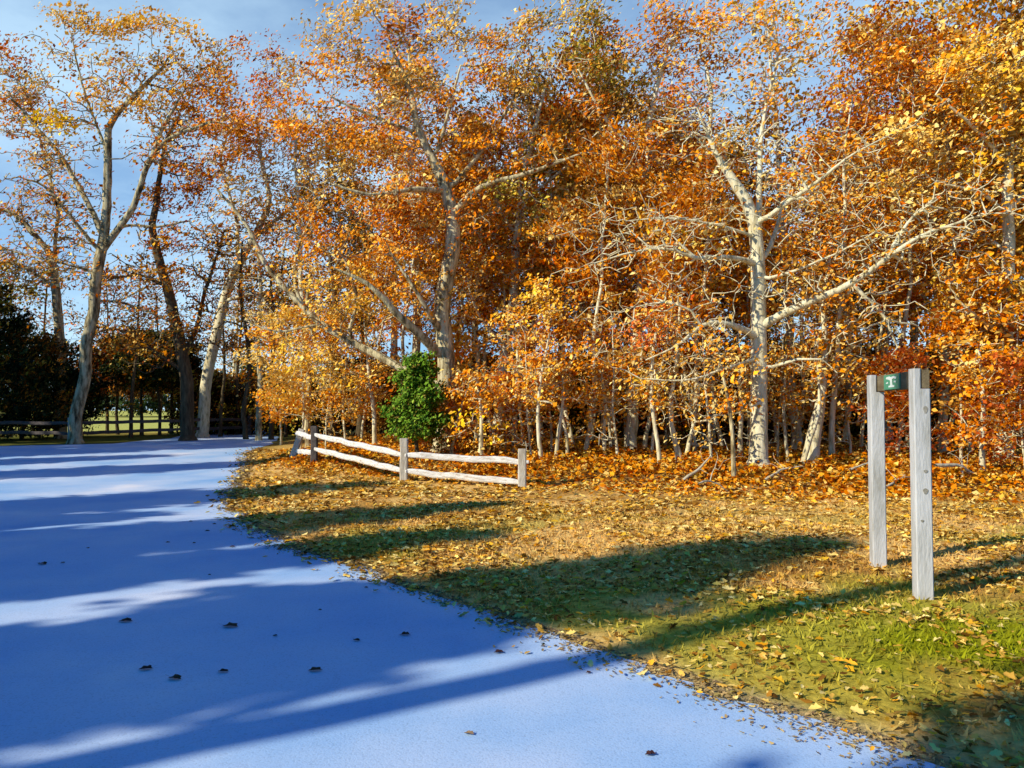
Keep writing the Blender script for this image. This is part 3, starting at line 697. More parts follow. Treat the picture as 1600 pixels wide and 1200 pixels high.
make_tree('dark trunked tree with orange leaves clinging up its left-leaning stem, left of the drive end', 30, [
    [(294, 668, 11), (290, 600, 10), (283, 540, 9), (268, 470, 8), (248, 410, 7), (236, 350, 5.5), (246, 280, 4), (262, 220, 2.5), (280, 180, 1.5)], [(285, 560, 5), (310, 500, 4, .3), (330, 430, 3, .5), (345, 360, 2, .6)],
    [(262, 450, 4), (220, 430, 3, -.5), (180, 440, 2), (150, 430, 1.5)], [(288, 580, 4), (240, 545, 3, -.5), (200, 520, 2), (160, 515, 1.5)]],
    [(262, 420, 26, 60, 'orange', 1.2), (240, 340, 40, 50, 'rust', .9), (285, 280, 50, 50, 'rust', 1.0), (345, 330, 50, 60, 'orange', .35, .7), (200, 450, 50, 30, 'tan', .4, .6), (280, 500, 30, 40, 'orange', .7), (180, 540, 60, 20, 'brown', .6), (310, 380, 60, 40, 'tan', .25, .7)],
    M_BARK_D, None, twigs=140, twl=1.9, twleaf=.14, seed=3, leaf=.19, per=22, dens=5.4, tip=.010, sig=.34, maxlen=6)
make_tree('pale right-leaning tree with rust crown between the dark trunk and the thin stems', 33, [
    [(316, 665, 9), (320, 600, 8.5), (337, 520, 8), (356, 445, 7), (398, 372, 5.5), (425, 310, 4), (410, 245, 2.6), (400, 190, 1.6)], [(372, 420, 4), (370, 340, 3.2), (345, 260, 2.4), (360, 190, 1.5)], [(398, 372, 4), (450, 330, 3, .4), (490, 270, 2, .6)],
    [(350, 470, 3.5), (400, 460, 3, -.4), (450, 490, 2, -.6)]],
    [(400, 195, 100, 34, 'orange', 1.25), (420, 120, 48, 40, 'rust', 1.0), (400, 80, 36, 30, 'rust', .6), (350, 225, 60, 30, 'orange', 1.1), (460, 240, 60, 40, 'orange', 1), (400, 290, 70, 50, 'tan', .45, .7), (440, 350, 50, 50, 'orange', .6), (380, 400, 60, 40, 'tan', .25, .6), (430, 470, 60, 60, 'gold', .35, .6)],
    M_BARK, None, twigs=140, twl=1.9, twleaf=.14, seed=4, leaf=.2, per=22, dens=5.0, tip=.011, sig=.38, maxlen=6)
make_tree('big dappled oak with long drooping left limbs behind the green cedar', 20.5, [
    [(690, 700, 15), (697, 610, 14), (694, 530, 13.5), (690, 480, 13), (705, 385, 12), (702, 320, 10.5), (690, 270, 8), (668, 230, 6.5), (650, 175, 5), (640, 130, 3.5), (610, 70, 2)],
    [(692, 560, 9), (655, 522, 8, -.8), (615, 488, 6.5, -1.2), (592, 452, 5, -1.4), (555, 432, 3.5, -1.5), (520, 420, 2, -1.6)], [(690, 520, 7), (672, 490, 6, -.6), (662, 470, 4, -.8), (640, 440, 3, -1), (610, 400, 2, -1)],
    [(690, 610, 10), (620, 574, 8.5, .5), (560, 543, 7.5, .7), (500, 505, 6.5, .8), (455, 462, 6, .9), (415, 415, 5, 1), (385, 345, 4, 1), (340, 300, 2, 1)], [(470, 480, 4, .8), (455, 420, 3.5, 1), (470, 370, 2.5, 1.2), (500, 320, 1.5, 1.2)],
    [(704, 340, 7), (745, 292, 5.5, -.5), (830, 268, 4, -.8), (905, 240, 2, -1)], [(700, 300, 6), (650, 292, 5, -.6), (580, 305, 3.5, -1), (520, 280, 2, -1.2)], [(700, 300, 5), (755, 230, 4, .3), (800, 160, 2.5, .5), (830, 90, 1.5, .6)],
    [(540, 533, 4, .7), (560, 470, 3, .5), (540, 410, 2, .4)], [(500, 505, 3, .8), (430, 520, 2, .8), (380, 500, 1.4, .8)], [(660, 210, 4), (590, 190, 3, -.5), (520, 150, 2, -.8)], [(680, 250, 4), (700, 180, 3, -.4), (720, 100, 2, -.4)]],
    [(565, 75, 70, 30, 'tan', .9), (540, 120, 80, 40, 'orange', 1.1), (470, 190, 80, 45, 'orange', 1.1), (630, 150, 70, 50, 'tan', .9), (600, 215, 90, 40, 'orange', 1.1), (750, 150, 80, 60, 'orange', 1.1), (730, 60, 70, 50, 'tan', .7), (790, 220, 90, 40, 'orange', 1),
     (520, 270, 60, 36, 'tan', .8), (590, 340, 110, 42, 'rust', 1.25), (490, 370, 70, 40, 'orange', 1.1), (620, 400, 90, 40, 'orange', .9), (520, 45, 70, 36, 'tan', .8), (620, 22, 90, 36, 'tan', .8), (700, 8, 70, 40, 'tan', .9), (780, 60, 60, 50, 'orange', .8), (440, 120, 50, 40, 'tan', .5), (560, 470, 60, 50, 'gold', .9), (620, 470, 60, 50, 'orange', .8), (740, 330, 60, 60, 'rust', .7), (500, 440, 60, 40, 'gold', .8),
     (530, 570, 60, 40, 'gold', .8), (460, 560, 40, 50, 'gold', .6), (840, 300, 70, 30, 'olive', .6), (690, 440, 60, 60, 'brown', .5)],
    M_BARK_G, None, seed=5, leaf=.155, per=21, dens=7.6, tip=.007, sig=.27, maxlen=4, twigs=90, twl=1.4)
make_tree('largest pale trunk in the wood, bare twiggy forks spreading both ways', 17.6, [
    [(1185, 742, 15), (1184, 680, 13.5), (1186, 600, 12.5), (1187, 500, 12), (1184, 400, 11), (1180, 345, 10), (1152, 292, 8), (1125, 255, 5), (1108, 215, 3), (1090, 170, 1.6)],
    [(1183, 390, 7), (1186, 300, 6, .3), (1186, 240, 5, .5), (1192, 170, 3.5, .6), (1215, 80, 2.2, .6), (1205, 20, 1.4)], [(1186, 352, 6.5), (1215, 325, 5, -.5), (1245, 305, 4.5, -.7), (1292, 268, 3.2, -1), (1335, 235, 2, -1.2), (1380, 215, 1.2, -1.2)],
    [(1188, 410, 6), (1212, 368, 5, .6), (1214, 335, 3.5, .8), (1232, 290, 2.2, .8)], [(1192, 508, 8.5), (1250, 474, 7.5, -.6), (1325, 448, 6.2, -1), (1385, 402, 4.8, -1.2), (1440, 372, 3.6, -1.4), (1540, 335, 2, -1.5)],
    [(1325, 448, 4, -1), (1365, 462, 3.4, -1), (1386, 505, 2.4, -1), (1400, 540, 1.4, -1)], [(1385, 402, 3.5, -1.2), (1420, 340, 2.6, -1), (1470, 300, 1.6, -.8)],
    [(1180, 522, 7), (1145, 512, 6, -.6), (1100, 498, 4.6, -.9), (1082, 524, 3.4, -1), (1052, 545, 2, -1), (1010, 560, 1.2, -1)], [(1180, 410, 6), (1130, 402, 5, -.7), (1085, 412, 4, -1), (1058, 384, 3.2, -1), (1000, 388, 2.2, -1.2), (930, 412, 1.2, -1.3)],
    [(1085, 412, 2.6, -1), (1070, 380, 2, -1), (1050, 362, 1.2, -1)], [(1100, 498, 3, -.9), (1050, 470, 2.2, -1), (990, 480, 1.3, -1)], [(1186, 560, 4), (1140, 570, 3, -.8), (1080, 600, 2, -1), (1000, 590, 1.2, -1)], [(1188, 580, 4), (1240, 560, 3, -.6), (1290, 560, 1.8, -.8)],
    [(1182, 440, 4), (1240, 425, 3, -.4), (1310, 395, 2, -.6), (1380, 350, 1.2, -.6)], [(1180, 370, 3.5), (1120, 350, 2.6, -.5), (1050, 340, 1.8, -.6), (980, 350, 1, -.6)]],
    [(1110, 250, 80, 40, 'tan', .12, 1.2), (1230, 270, 90, 50, 'tan', .1, 1.2), (1200, 215, 90, 40, 'tan', .12, 1.0), (1040, 375, 110, 45, 'gold', .10, 1.5), (1330, 280, 80, 45, 'tan', .15, 1.2), (1420, 365, 90, 45, 'tan', .15, 1.2), (1100, 585, 110, 40, 'tan', .12, 1.4),
     (1020, 600, 70, 40, 'gold', .2, 1.2), (1290, 570, 70, 30, 'orange', .5), (1060, 500, 70, 40, 'red', .6), (1310, 480, 60, 40, 'orange', .5), (1215, 90, 70, 60, 'orange', .7), (1170, 170, 60, 40, 'orange', .35), (1330, 210, 60, 40, 'orange', .5), (1470, 320, 60, 30, 'tan', .3), (1180, 15, 60, 36, 'orange', .9), (1290, 40, 70, 46, 'orange', 1.1), (1380, 70, 70, 50, 'rust', 1.2), (1420, 130, 50, 40, 'rust', 1.1), (1330, 110, 50, 40, 'orange', .6), (1240, 440, 60, 50, 'tan', .1, 1.0)],
    M_BARK, None, seed=6, leaf=.14, per=17, dens=7.0, tip=.0075, sig=.25, maxlen=3.5, flare=1.7, twigs=300, twl=1.7, twleaf=.06, twz=3.2)
make_tree('pale straight tree under a huge yellow orange crown at the right border', 17.6, [
    [(1563, 758, 12), (1568, 680, 10.5), (1571, 560, 10), (1574, 450, 9.5), (1576, 370, 9), (1573, 290, 8), (1582, 240, 6), (1570, 150, 4), (1550, 60, 2)], [(1575, 345, 5), (1552, 312, 4, -.5), (1530, 296, 3, -.7), (1480, 290, 1.8, -.8)],
    [(1576, 330, 5), (1600, 290, 4, .4), (1640, 250, 2.5, .5)], [(1575, 390, 4), (1540, 365, 3, .4), (1500, 340, 2, .6)], [(1578, 260, 4), (1520, 200, 3, -.5), (1460, 150, 2, -.8)], [(1572, 520, 4), (1530, 500, 3, -.5), (1490, 470, 1.8, -.6)], [(1570, 600, 4), (1600, 570, 3, -.4), (1640, 550, 2, -.4)]],
    [(1510, 150, 100, 70, 'gold', 1.2), (1560, 90, 80, 60, 'gold', 1.2), (1450, 110, 70, 50, 'orange', 1.1), (1590, 200, 60, 60, 'gold', 1.2), (1460, 215, 80, 40, 'tan', .9), (1530, 250, 70, 30, 'gold', .9), (1550, 470, 70, 50, 'orange', 1.0), (1510, 550, 60, 60, 'orange', 1.1), (1590, 560, 40, 60, 'rust', 1.0), (1500, 440, 50, 40, 'orange', .8), (1420, 300, 60, 40, 'tan', .4), (1590, 410, 40, 60, 'orange', .7), (1600, 300, 40, 60, 'orange', .8)],
    M_BARK, None, seed=7, leaf=.165, per=26, dens=8.4, tip=.007, sig=.27, maxlen=4, twigs=70, twl=1.3)
make_tree('tall tree with dark rust crown over the middle of the wood, blotched pale stem', 21, [
    [(985, 728, 10), (987, 660, 9.5), (992, 560, 9), (1002, 450, 8.5), (1010, 350, 8), (1015, 265, 7), (1010, 200, 5), (1030, 120, 3.5), (1060, 40, 2)], [(1012, 290, 5), (985, 230, 4, -.4), (940, 180, 3, -.6), (900, 110, 2, -.6)], [(1014, 270, 4), (1060, 220, 3, .4), (1100, 150, 2, .5)],
    [(1006, 400, 4), (960, 360, 3, -.4), (900, 350, 2, -.5)], [(1004, 430, 4), (1050, 400, 3, .5), (1080, 350, 2, .6)], [(995, 540, 3.5), (950, 520, 2.5, -.5), (900, 530, 1.5, -.6)]],
    [(1000, 190, 70, 50, 'brown', 1.1), (890, 70, 80, 60, 'olive', 1.0), (1010, 60, 80, 50, 'orange', 1.2), (1080, 80, 60, 60, 'orange', 1), (950, 130, 60, 50, 'olive', .9), (850, 15, 80, 46, 'tan', .9), (960, 5, 70, 46, 'olive', 1.0), (1080, 15, 70, 46, 'orange', 1.1), (1140, 60, 50, 40, 'orange', .9), (930, 170, 60, 40, 'rust', 1), (960, 290, 70, 50, 'brown', .9), (900, 370, 80, 50, 'rust', 1.1), (1040, 330, 60, 40, 'orange', .9), (960, 440, 80, 50, 'rust', 1.1), (1040, 470, 70, 50, 'red', 1.1), (940, 560, 70, 40, 'orange', .9), (1000, 530, 60, 40, 'red', .9)],
    M_BARK, None, seed=8, leaf=.155, per=21, dens=6.6, tip=.007, sig=.28, maxlen=4.5, twigs=70, twl=1.3)
make_tree('tree with olive and dark leaves just right of the big dappled oak', 22.5, [
    [(776, 715, 9), (780, 640, 8.5), (787, 560, 8), (800, 470, 7.5), (806, 380, 6.5), (815, 300, 5), (835, 220, 3.5), (850, 140, 2)], [(803, 430, 4), (850, 380, 3, -.4), (900, 310, 2, -.6)], [(806, 370, 4), (770, 310, 3, .4), (760, 240, 2, .6)], [(812, 320, 3.5), (870, 270, 2.5, -.3), (930, 230, 1.6, -.4)], [(792, 520, 3.5), (840, 500, 2.5, -.4), (890, 470, 1.6, -.5)], [(790, 540, 3.5), (750, 500, 2.5, -.4), (735, 450, 1.6, -.5)]],
    [(840, 260, 90, 45, 'olive', 1.1), (880, 330, 80, 40, 'olive', .9), (850, 200, 60, 40, 'brown', .9), (820, 380, 90, 50, 'rust', 1.0), (860, 440, 80, 40, 'brown', 1.0), (760, 450, 50, 50, 'orange', .8), (850, 510, 80, 40, 'rust', .9), (770, 540, 60, 50, 'orange', .8), (820, 110, 60, 50, 'tan', .8), (840, 600, 70, 40, 'orange', .9)],
    M_BARK, None, seed=9, leaf=.16, per=20, dens=5.0, tip=.0075, sig=.3, maxlen=5)
make_tree('slender white stem with short side twigs right of the split stump', 18.2, [
    [(1300, 748, 5), (1301, 680, 4.6), (1303, 620, 4.4), (1302, 560, 4.2), (1310, 440, 3.8), (1322, 340, 3), (1318, 240, 2), (1330, 150, 1.2)], [(1303, 605, 2), (1325, 585, 1.6, -.3), (1345, 575, 1)], [(1302, 640, 1.6), (1330, 632, 1.2), (1350, 612, .8)], [(1312, 430, 2), (1350, 390, 1.5, .4), (1380, 370, 1)]],
    [(1300, 330, 70, 40, 'rust', 1.0), (1340, 420, 60, 40, 'orange', .7), (1280, 420, 50, 50, 'brown', .8), (1330, 180, 60, 40, 'orange', .8), (1290, 530, 40, 30, 'orange', .6)],
    M_BARK, None, seed=10, leaf=.145, per=20, dens=5.5, sig=.26)
make_tree('stout split pale stump-like stem leaning right, forked low down', 18.0, [
    [(1266, 746, 14), (1268, 700, 11.5), (1276, 650, 9.5), (1282, 630, 7.5), (1290, 560, 5), (1286, 460, 3.4), (1300, 380, 2)], [(1250, 742, 5, -.2), (1262, 690, 4.5, -.4), (1280, 655, 4, -.4), (1284, 600, 2.6, -.4), (1275, 540, 1.5, -.4)]],
    [(1290, 500, 50, 50, 'orange', .8), (1260, 450, 60, 50, 'brown', .8), (1285, 400, 50, 40, 'rust', .8)], M_BARK, None, seed=11, leaf=.145, per=20, dens=5, sig=.26)

# young trees at the rim, each traced from its stem: (pixels of the stem from the ground up, distance, foliage, label)
RIM = [
    ([(1062, 738, 5.5), (1055, 690, 4.6), (1048, 640, 4), (1058, 560, 3), (1060, 480, 2)], 18, [(1050, 520, 50, 40, 'red', .7), (1010, 540, 40, 30, 'orange', .5)], 'curved white stem with red leaves left of the largest pale trunk', M_BARK),
    ([(1032, 742, 4), (1030, 690, 3.6), (1018, 630, 3.2), (1020, 570, 2.6), (1024, 500, 1.6)], 17.6, [(1000, 600, 50, 40, 'gold', .7), (1020, 520, 50, 40, 'red', .8)], 'thin kinked white stem second to the left of the largest pale trunk', M_BARK),
    ([(1146, 775, 4), (1147, 700, 3.6), (1142, 650, 3.2), (1132, 600, 2.4), (1120, 540, 1.4)], 15.2, [(1130, 590, 60, 40, 'tan', .25), (1120, 640, 40, 30, 'orange', .3)], 'thin grey stem standing out front on the leaf bank', M_BARK_G),
    ([(1156, 738, 4.5), (1156, 680, 4), (1158, 620, 3.4), (1150, 560, 2)], 18.4, [(1150, 570, 40, 40, 'tan', .3)], 'upright slim stem close on the left of the largest pale trunk', M_BARK),
    ([(846, 740, 4), (842, 690, 3.6), (838, 640, 3), (846, 580, 2.4), (860, 520, 1.4)], 17.8, [(850, 560, 60, 40, 'orange', .9), (830, 620, 40, 30, 'gold', .7)], 'slim pale stem directly behind the right end of the white fence', M_BARK),
    ([(804, 706, 4.5), (808, 650, 4), (812, 600, 3.4), (806, 540, 2.4), (816, 480, 1.4)], 20, [(810, 530, 50, 50, 'orange', .9)], 'bright stem leaning right behind the second fence bay', M_BARK),
    ([(870, 742, 3.5), (872, 690, 3.2), (884, 640, 2.8), (878, 580, 2)], 18.2, [(880, 590, 60, 50, 'orange', 1.0), (910, 540, 40, 40, 'rust', 1)], 'wavy stem with orange leaves just right of the fence end', M_BARK),
    ([(886, 738, 3), (890, 680, 2.6), (876, 640, 2.4), (862, 610, 1.6)], 18.6, [(870, 620, 40, 30, 'tan', .5)], 'forked twiggy stem leaning back over the fence end', M_BARK),
    ([(945, 738, 3.5), (942, 690, 3.2), (948, 640, 2.8), (940, 580, 2)], 19, [(930, 600, 60, 40, 'orange', 1.0), (960, 540, 50, 40, 'rust', .9)], 'slim stem with orange sprays midway between fence and largest trunk', M_BARK),
    ([(1358, 738, 3), (1356, 680, 2.6), (1362, 620, 2)], 21, [(1360, 560, 50, 50, 'orange', .8)], 'thin grey sapling showing just left of the sign frame', M_BARK_G),
    ([(1232, 745, 3), (1226, 690, 2.8), (1222, 640, 2.4), (1230, 560, 1.6)], 19, [(1230, 560, 40, 40, 'brown', .7)], 'slight leaning stem in the gap right of the largest trunk', M_BARK),
    ([(1472, 712, 7), (1470, 660, 6.5), (1476, 610, 6), (1480, 540, 5), (1474, 440, 3.5), (1480, 340, 2)], 20, [(1470, 520, 60, 50, 'orange', 1.0), (1440, 440, 60, 50, 'rust', .9), (1480, 400, 50, 50, 'orange', .8)], 'dappled pale trunk immediately right of the near sign post', M_BARK),
    ([(1536, 768, 4.5), (1534, 725, 4.2), (1532, 690, 4), (1540, 620, 3), (1532, 540, 1.8)], 15.4, [(1530, 620, 60, 40, 'orange', 1.0), (1545, 680, 50, 30, 'rust', 1)], 'short bright stem in rust leaves left of the right border tree', M_BARK),
    ([(752, 728, 4), (750, 690, 3.6), (756, 640, 3), (750, 590, 2)], 18.2, [(752, 672, 50, 40, 'yellow', 1.3), (740, 620, 50, 40, 'orange', 1.2), (770, 640, 40, 40, 'orange', 1.1), (720, 690, 40, 26, 'orange', 1.2)], 'bright yellow and orange sapling behind the middle of the fence', M_BARK),
    ([(586, 705, 4), (584, 660, 3.6), (580, 600, 3), (574, 520, 2)], 22, [(560, 560, 40, 50, 'gold', 1), (530, 620, 40, 40, 'gold', .9)], 'pale stem with golden leaves left of the green cedar', M_BARK),
    ([(482, 690, 5), (484, 640, 4.6), (486, 580, 4), (480, 500, 3), (490, 420, 2)], 25, [(470, 600, 50, 40, 'gold', 1.1), (500, 640, 40, 30, 'gold', .9), (480, 520, 40, 50, 'gold', .8)], 'yellow leaved young tree rising behind the dark fence post', M_BARK_G),
    ([(385, 668, 4), (388, 600, 3.6), (382, 520, 3), (372, 440, 2), (380, 380, 1.4)], 31, [(380, 450, 40, 50, 'orange', .5), (360, 520, 30, 40, 'tan', .5)], 'leftmost of the cluster of thin dark stems at the drive end', M_BARK_D),
    ([(404, 668, 5), (408, 600, 4.4), (402, 520, 3.8), (412, 440, 2.6), (404, 390, 1.6)], 30, [(410, 470, 40, 50, 'tan', .4), (410, 560, 30, 30, 'orange', .7)], 'middle and thickest of the thin stems at the drive end', M_BARK_G),
    ([(424, 668, 4), (426, 600, 3.6), (430, 520, 3), (424, 440, 2)], 31, [(430, 520, 40, 50, 'gold', .5), (440, 600, 30, 40, 'gold', .8)], 'rightmost of the cluster of thin stems at the drive end', M_BARK_D),
    ([(520, 700, 6), (522, 640, 5.5), (518, 560, 5), (524, 480, 4), (518, 400, 2.6)], 26, [(520, 440, 60, 60, 'orange', .8), (540, 520, 40, 40, 'gold', .7)], 'dark straight trunk behind the left fence bay', M_BARK_D),
    ([(560, 700, 6), (562, 640, 5.6), (570, 560, 5), (564, 480, 4), (572, 380, 2.6)], 27, [(570, 420, 60, 60, 'orange', .8), (560, 520, 40, 50, 'tan', .7)], 'dark trunk between the left fence bay and the cedar', M_BARK_D),
    ([(740, 700, 6), (742, 620, 5.4), (738, 540, 5), (746, 460, 4), (740, 370, 2.6)], 27, [(745, 400, 60, 50, 'rust', .9), (735, 560, 40, 50, 'orange', .8)], 'shadowed trunk close to the right of the big dappled oak', M_BARK_D),
    ([(705, 716, 3), (712, 680, 2.6), (722, 640, 2), (730, 600, 1.4)], 19, [(716, 640, 30, 40, 'orange', .8), (700, 690, 30, 20, 'rust', 1)], 'little orange sapling between the cedar and the yellow one', M_BARK_G),
    ([(960, 728, 4), (956, 660, 3.6), (962, 600, 3), (952, 520, 2)], 22, [(950, 620, 50, 40, 'brown', .9), (970, 660, 40, 30, 'orange', .9)], 'shaded stem hung with brown leaves left of the blotched stem', M_BARK),
]
for k, (st, Yd, bl, lab, bk) in enumerate(RIM):
    make_tree(lab, Yd, [st], bl, bk, None, seed=40 + k, leaf=.13 + .003 * max(0, Yd - 18), per=15, dens=5.4 * 18 / Yd, tip=.006, sig=.23, name='young_tree', zthick=.8, maxlen=3, flare=1.3, twigs=16, twl=.7, twleaf=.25, group='young trees along the rim of the wood')

# the small cedar, the evergreen scrub on the left
c = at(650, 690, 18.6)
evergreen('cedar', 'small bright green cedar behind the white fence', (c[0], 18.9, float(zg(c[0], 18.9))), 2.45, .66, 'green', 1, n=4800, leaf=.12, clump=.10, shoots=34, trunk_r=.05,
          profile=[(0, .35), (.2, .8), (.32, 1), (.5, .92), (.66, .62), (.8, .50), (.92, .22), (1, .05)], bottom=.2, per=16)
LEFT = [(-30, 29.5, 6.2, 1.9, 'dark', 'tall shade-darkened evergreen cut by the left border'), (35, 31, 4.6, 1.8, 'shade', 'broad dark evergreen beside the left border tree'), (88, 33, 4.2, 1.7, 'dark', 'dark evergreen scrub behind the tall forked trunk'),
        (222, 36, 4.9, 1.7, 'shade', 'small dark green tree over the bright meadow, right of the tall forked trunk'), (268, 38, 5.0, 1.5, 'dark', 'small dark tree at the foot of the leaning dark trunk'), (345, 40, 2.4, 1.9, 'dark', 'low dark bush behind the thin stems'), (450, 38, 2.2, 1.4, 'shade', 'low green scrub at the right side of the drive end')]
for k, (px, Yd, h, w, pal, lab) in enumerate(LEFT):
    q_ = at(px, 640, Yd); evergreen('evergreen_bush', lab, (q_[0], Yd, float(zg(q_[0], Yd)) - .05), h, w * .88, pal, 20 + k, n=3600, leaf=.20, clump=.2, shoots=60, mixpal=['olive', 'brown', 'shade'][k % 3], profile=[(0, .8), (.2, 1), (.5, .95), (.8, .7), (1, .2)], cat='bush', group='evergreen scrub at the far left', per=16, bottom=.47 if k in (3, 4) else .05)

MURK = [(185, 37, 4.6, 2.0), (250, 41, 4.2, 2.2), (320, 37, 2.6, 1.6), (375, 42, 3.0, 2.2), (425, 38, 2.4, 1.6), (480, 36, 2.6, 1.8), (560, 34, 3.2, 1.8), (625, 31, 3.0, 1.6), (700, 32, 3.2, 1.8), (765, 30, 3.0, 1.6), (835, 32, 3.2, 1.8), (900, 29, 2.9, 1.5), (965, 31, 3.3, 1.7), (1035, 32, 3.2, 1.8),
        (1105, 30, 3.0, 1.6), (1170, 29, 3.2, 1.6), (1235, 28, 3.3, 1.5), (1300, 29, 3.4, 1.6), (1365, 30, 3.2, 1.7), (1430, 27, 3.0, 1.5), (1500, 29, 3.2, 1.7), (1570, 27, 3.0, 1.6)]  # those inside the wood are added to darken the gaps between stems
MLAND = ['right of the tall forked trunk', 'behind the leaning dark trunk', 'behind the pale right-leaning tree', 'behind the thin stems at the drive end', 'right of the thin stems at the drive end', 'behind the leaning fence end', 'behind the first white fence bay', 'left behind the green cedar', 'right behind the green cedar', 'behind the yellow sapling', 'behind the fence end', 'behind the orange sprays', 'left of the blotched stem', 'right of the blotched stem', 'behind the curved white stem', 'behind the largest pale trunk', 'left of the split stump', 'right of the split stump', 'left of the sign frame', 'between the sign posts', 'right of the sign frame', 'behind the right border tree']
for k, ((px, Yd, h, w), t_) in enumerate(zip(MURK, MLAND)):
    q_ = at(px, 640, Yd); evergreen('undergrowth_bush', 'brown bush darkened for the shade ' + t_, (q_[0], Yd, float(zg(q_[0], Yd)) - .05), h, w * .9, 'murk', 40 + k, shoots=40, mixpal=['rust', 'brown', 'olive'][k % 3], n=2600, leaf=.24, clump=.26, profile=[(0, .8), (.2, 1), (.5, .95), (.8, .7), (1, .2)], cat='bush', group='brown undergrowth inside the wood', per=16, lmat=M_LEAF, bottom=.45 if k < 2 else .05)

# ------------------------------------------------------------------ the wood behind: prototypes and copies
PROT = {
    'orange': proto_tree('woodland_tree', 'x', 14.5, 2.9, .36, ['orange', 'rust', 'rust', 'brown', 'tan'], 1, M_BARK, .15, 300, 21, .18),
    'rust':   proto_tree('woodland_tree', 'x', 13.0, 2.7, .37, ['rust', 'brown', 'orange', 'red'], 2, M_BARK_G, .13, 280, 21, .18),
    'gold':   proto_tree('woodland_tree', 'x', 15.5, 3.0, .38, ['gold', 'tan', 'orange', 'rust'], 3, M_BARK, .16, 280, 20, .18),
    'brown':  proto_tree('woodland_tree', 'x', 13.5, 2.6, .35, ['brown', 'olive', 'rust'], 4, M_BARK_D, .14, 280, 21, .18),
    'bare':   proto_tree('woodland_tree', 'x', 14.0, 2.8, .30, ['tan', 'gold', 'orange'], 5, M_BARK, .14, 240, 6, .17),
}
USED = set()
BACK = [  # kind, px, distance, scale, turn, label
    ('orange', 655, 26, 1.0, 0.4), ('rust', 735, 30, 1.0, 1.9), ('brown', 830, 27, 1.0, 3.0), ('orange', 905, 31, 1.1, 4.2), ('brown', 945, 26, .95, 5.0), ('rust', 1050, 28, 1.0, .9),
    ('bare', 1110, 25, 1.0, 2.2), ('brown', 1150, 31, .9, 3.1), ('bare', 1245, 24, 1.0, 4.0), ('orange', 1385, 26, 1.0, 5.1), ('brown', 1330, 30, .9, 1.0), ('rust', 1420, 23, .95, 2.0), ('gold', 1500, 27, 1.15, 3.3),
    ('orange', 1610, 22, 1.05, 4.4), ('rust', 1470, 33, 1.1, 5.5), ('bare', 1560, 33, 1.0, .2), ('gold', 610, 33, 1.0, 2.6), ('orange', 520, 34, .95, 3.7), ('bare', 480, 30, .9, 4.9), ('bare', 560, 40, .9, 1.3),
    ('rust', 690, 38, .95, 5.8), ('brown', 790, 36, .9, .6), ('rust', 870, 40, .95, 1.6), ('brown', 1000, 37, .9, 2.7), ('orange', 1090, 40, .9, 3.6), ('brown', 1200, 38, .85, 4.7), ('rust', 1290, 40, .9, 5.9), ('brown', 1370, 38, .9, 1.1), ('orange', 1540, 42, .95, 2.1), ('brown', 1620, 36, 1.0, 3.2),
    ('bare', 430, 44, .85, .5), ('bare', 360, 46, .75, 1.5), ('orange', 1700, 19, 1.0, 2.4), ('gold', 1690, 28, 1.0, 3.9),
]
BLAB = {'orange': 'orange leaved woodland tree', 'rust': 'rust red woodland tree', 'gold': 'golden woodland tree', 'brown': 'brown leaved dark woodland tree', 'bare': 'half bare pale woodland tree'}
LAND = [(30, 'at the left border'), (90, 'beside the left border tree'), (180, 'close right of the tall forked trunk'), (230, 'between the tall forked trunk and the leaning dark trunk'), (280, 'left of the leaning dark trunk'), (350, 'right of the pale right-leaning tree'), (380, 'left among the thin stems at the drive end'), (395, 'deep behind the pale right-leaning tree'), (470, 'deep behind the drive end stems'), (500, 'behind the left fence post'), (540, 'behind the left bay of the white fence'), (590, 'far back left of the cedar'), (640, 'left of the big dappled oak'), (680, 'straight behind the cedar'), (720, 'behind the big dappled oak'), (760, 'behind the yellow sapling'), (810, 'behind the fence end'),
        (850, 'right behind the fence end post'), (890, 'behind the wavy orange stem'), (925, 'behind the slim orange sprays'), (970, 'behind the blotched stem'), (1030, 'right of the blotched stem'), (1075, 'behind the curved white stem'), (1100, 'behind the kinked white stem'), (1130, 'behind the thin front stem'), (1175, 'close behind the largest pale trunk'), (1220, 'right behind the largest pale trunk'), (1262, 'behind the split stump'), (1310, 'behind the slender white stem'), (1350, 'left of the far sign post'), (1378, 'straight behind the far sign post'),
        (1400, 'seen between the sign posts'), (1440, 'behind the near sign post'), (1485, 'behind the dappled trunk by the sign'), (1520, 'right of the sign frame'), (1550, 'behind the short bright stem'), (1580, 'behind the right border tree'), (1615, 'cut by the right border'), (1660, 'just past the right border'), (1900, 'beyond the right border')]
def landmark(px): 
    for lim, t in LAND:
        if px <= lim: return t
seen = {}
def unique(lab):
    seen[lab] = seen.get(lab, 0) + 1; return lab
for k, (kind, px, Yd, scl, rz) in enumerate(BACK):
    root = PROT[kind] if kind not in USED else copy_tree(PROT[kind]); USED.add(kind)
    q_ = at(px, 640, Yd); root.location = (q_[0], Yd, float(zg(q_[0], Yd))); root.rotation_euler = (0, 0, rz); root.scale = (scl,) * 3
    tag(root, '%s %s' % (BLAB[kind], landmark(px)), 'tree', 'trees inside the wood')

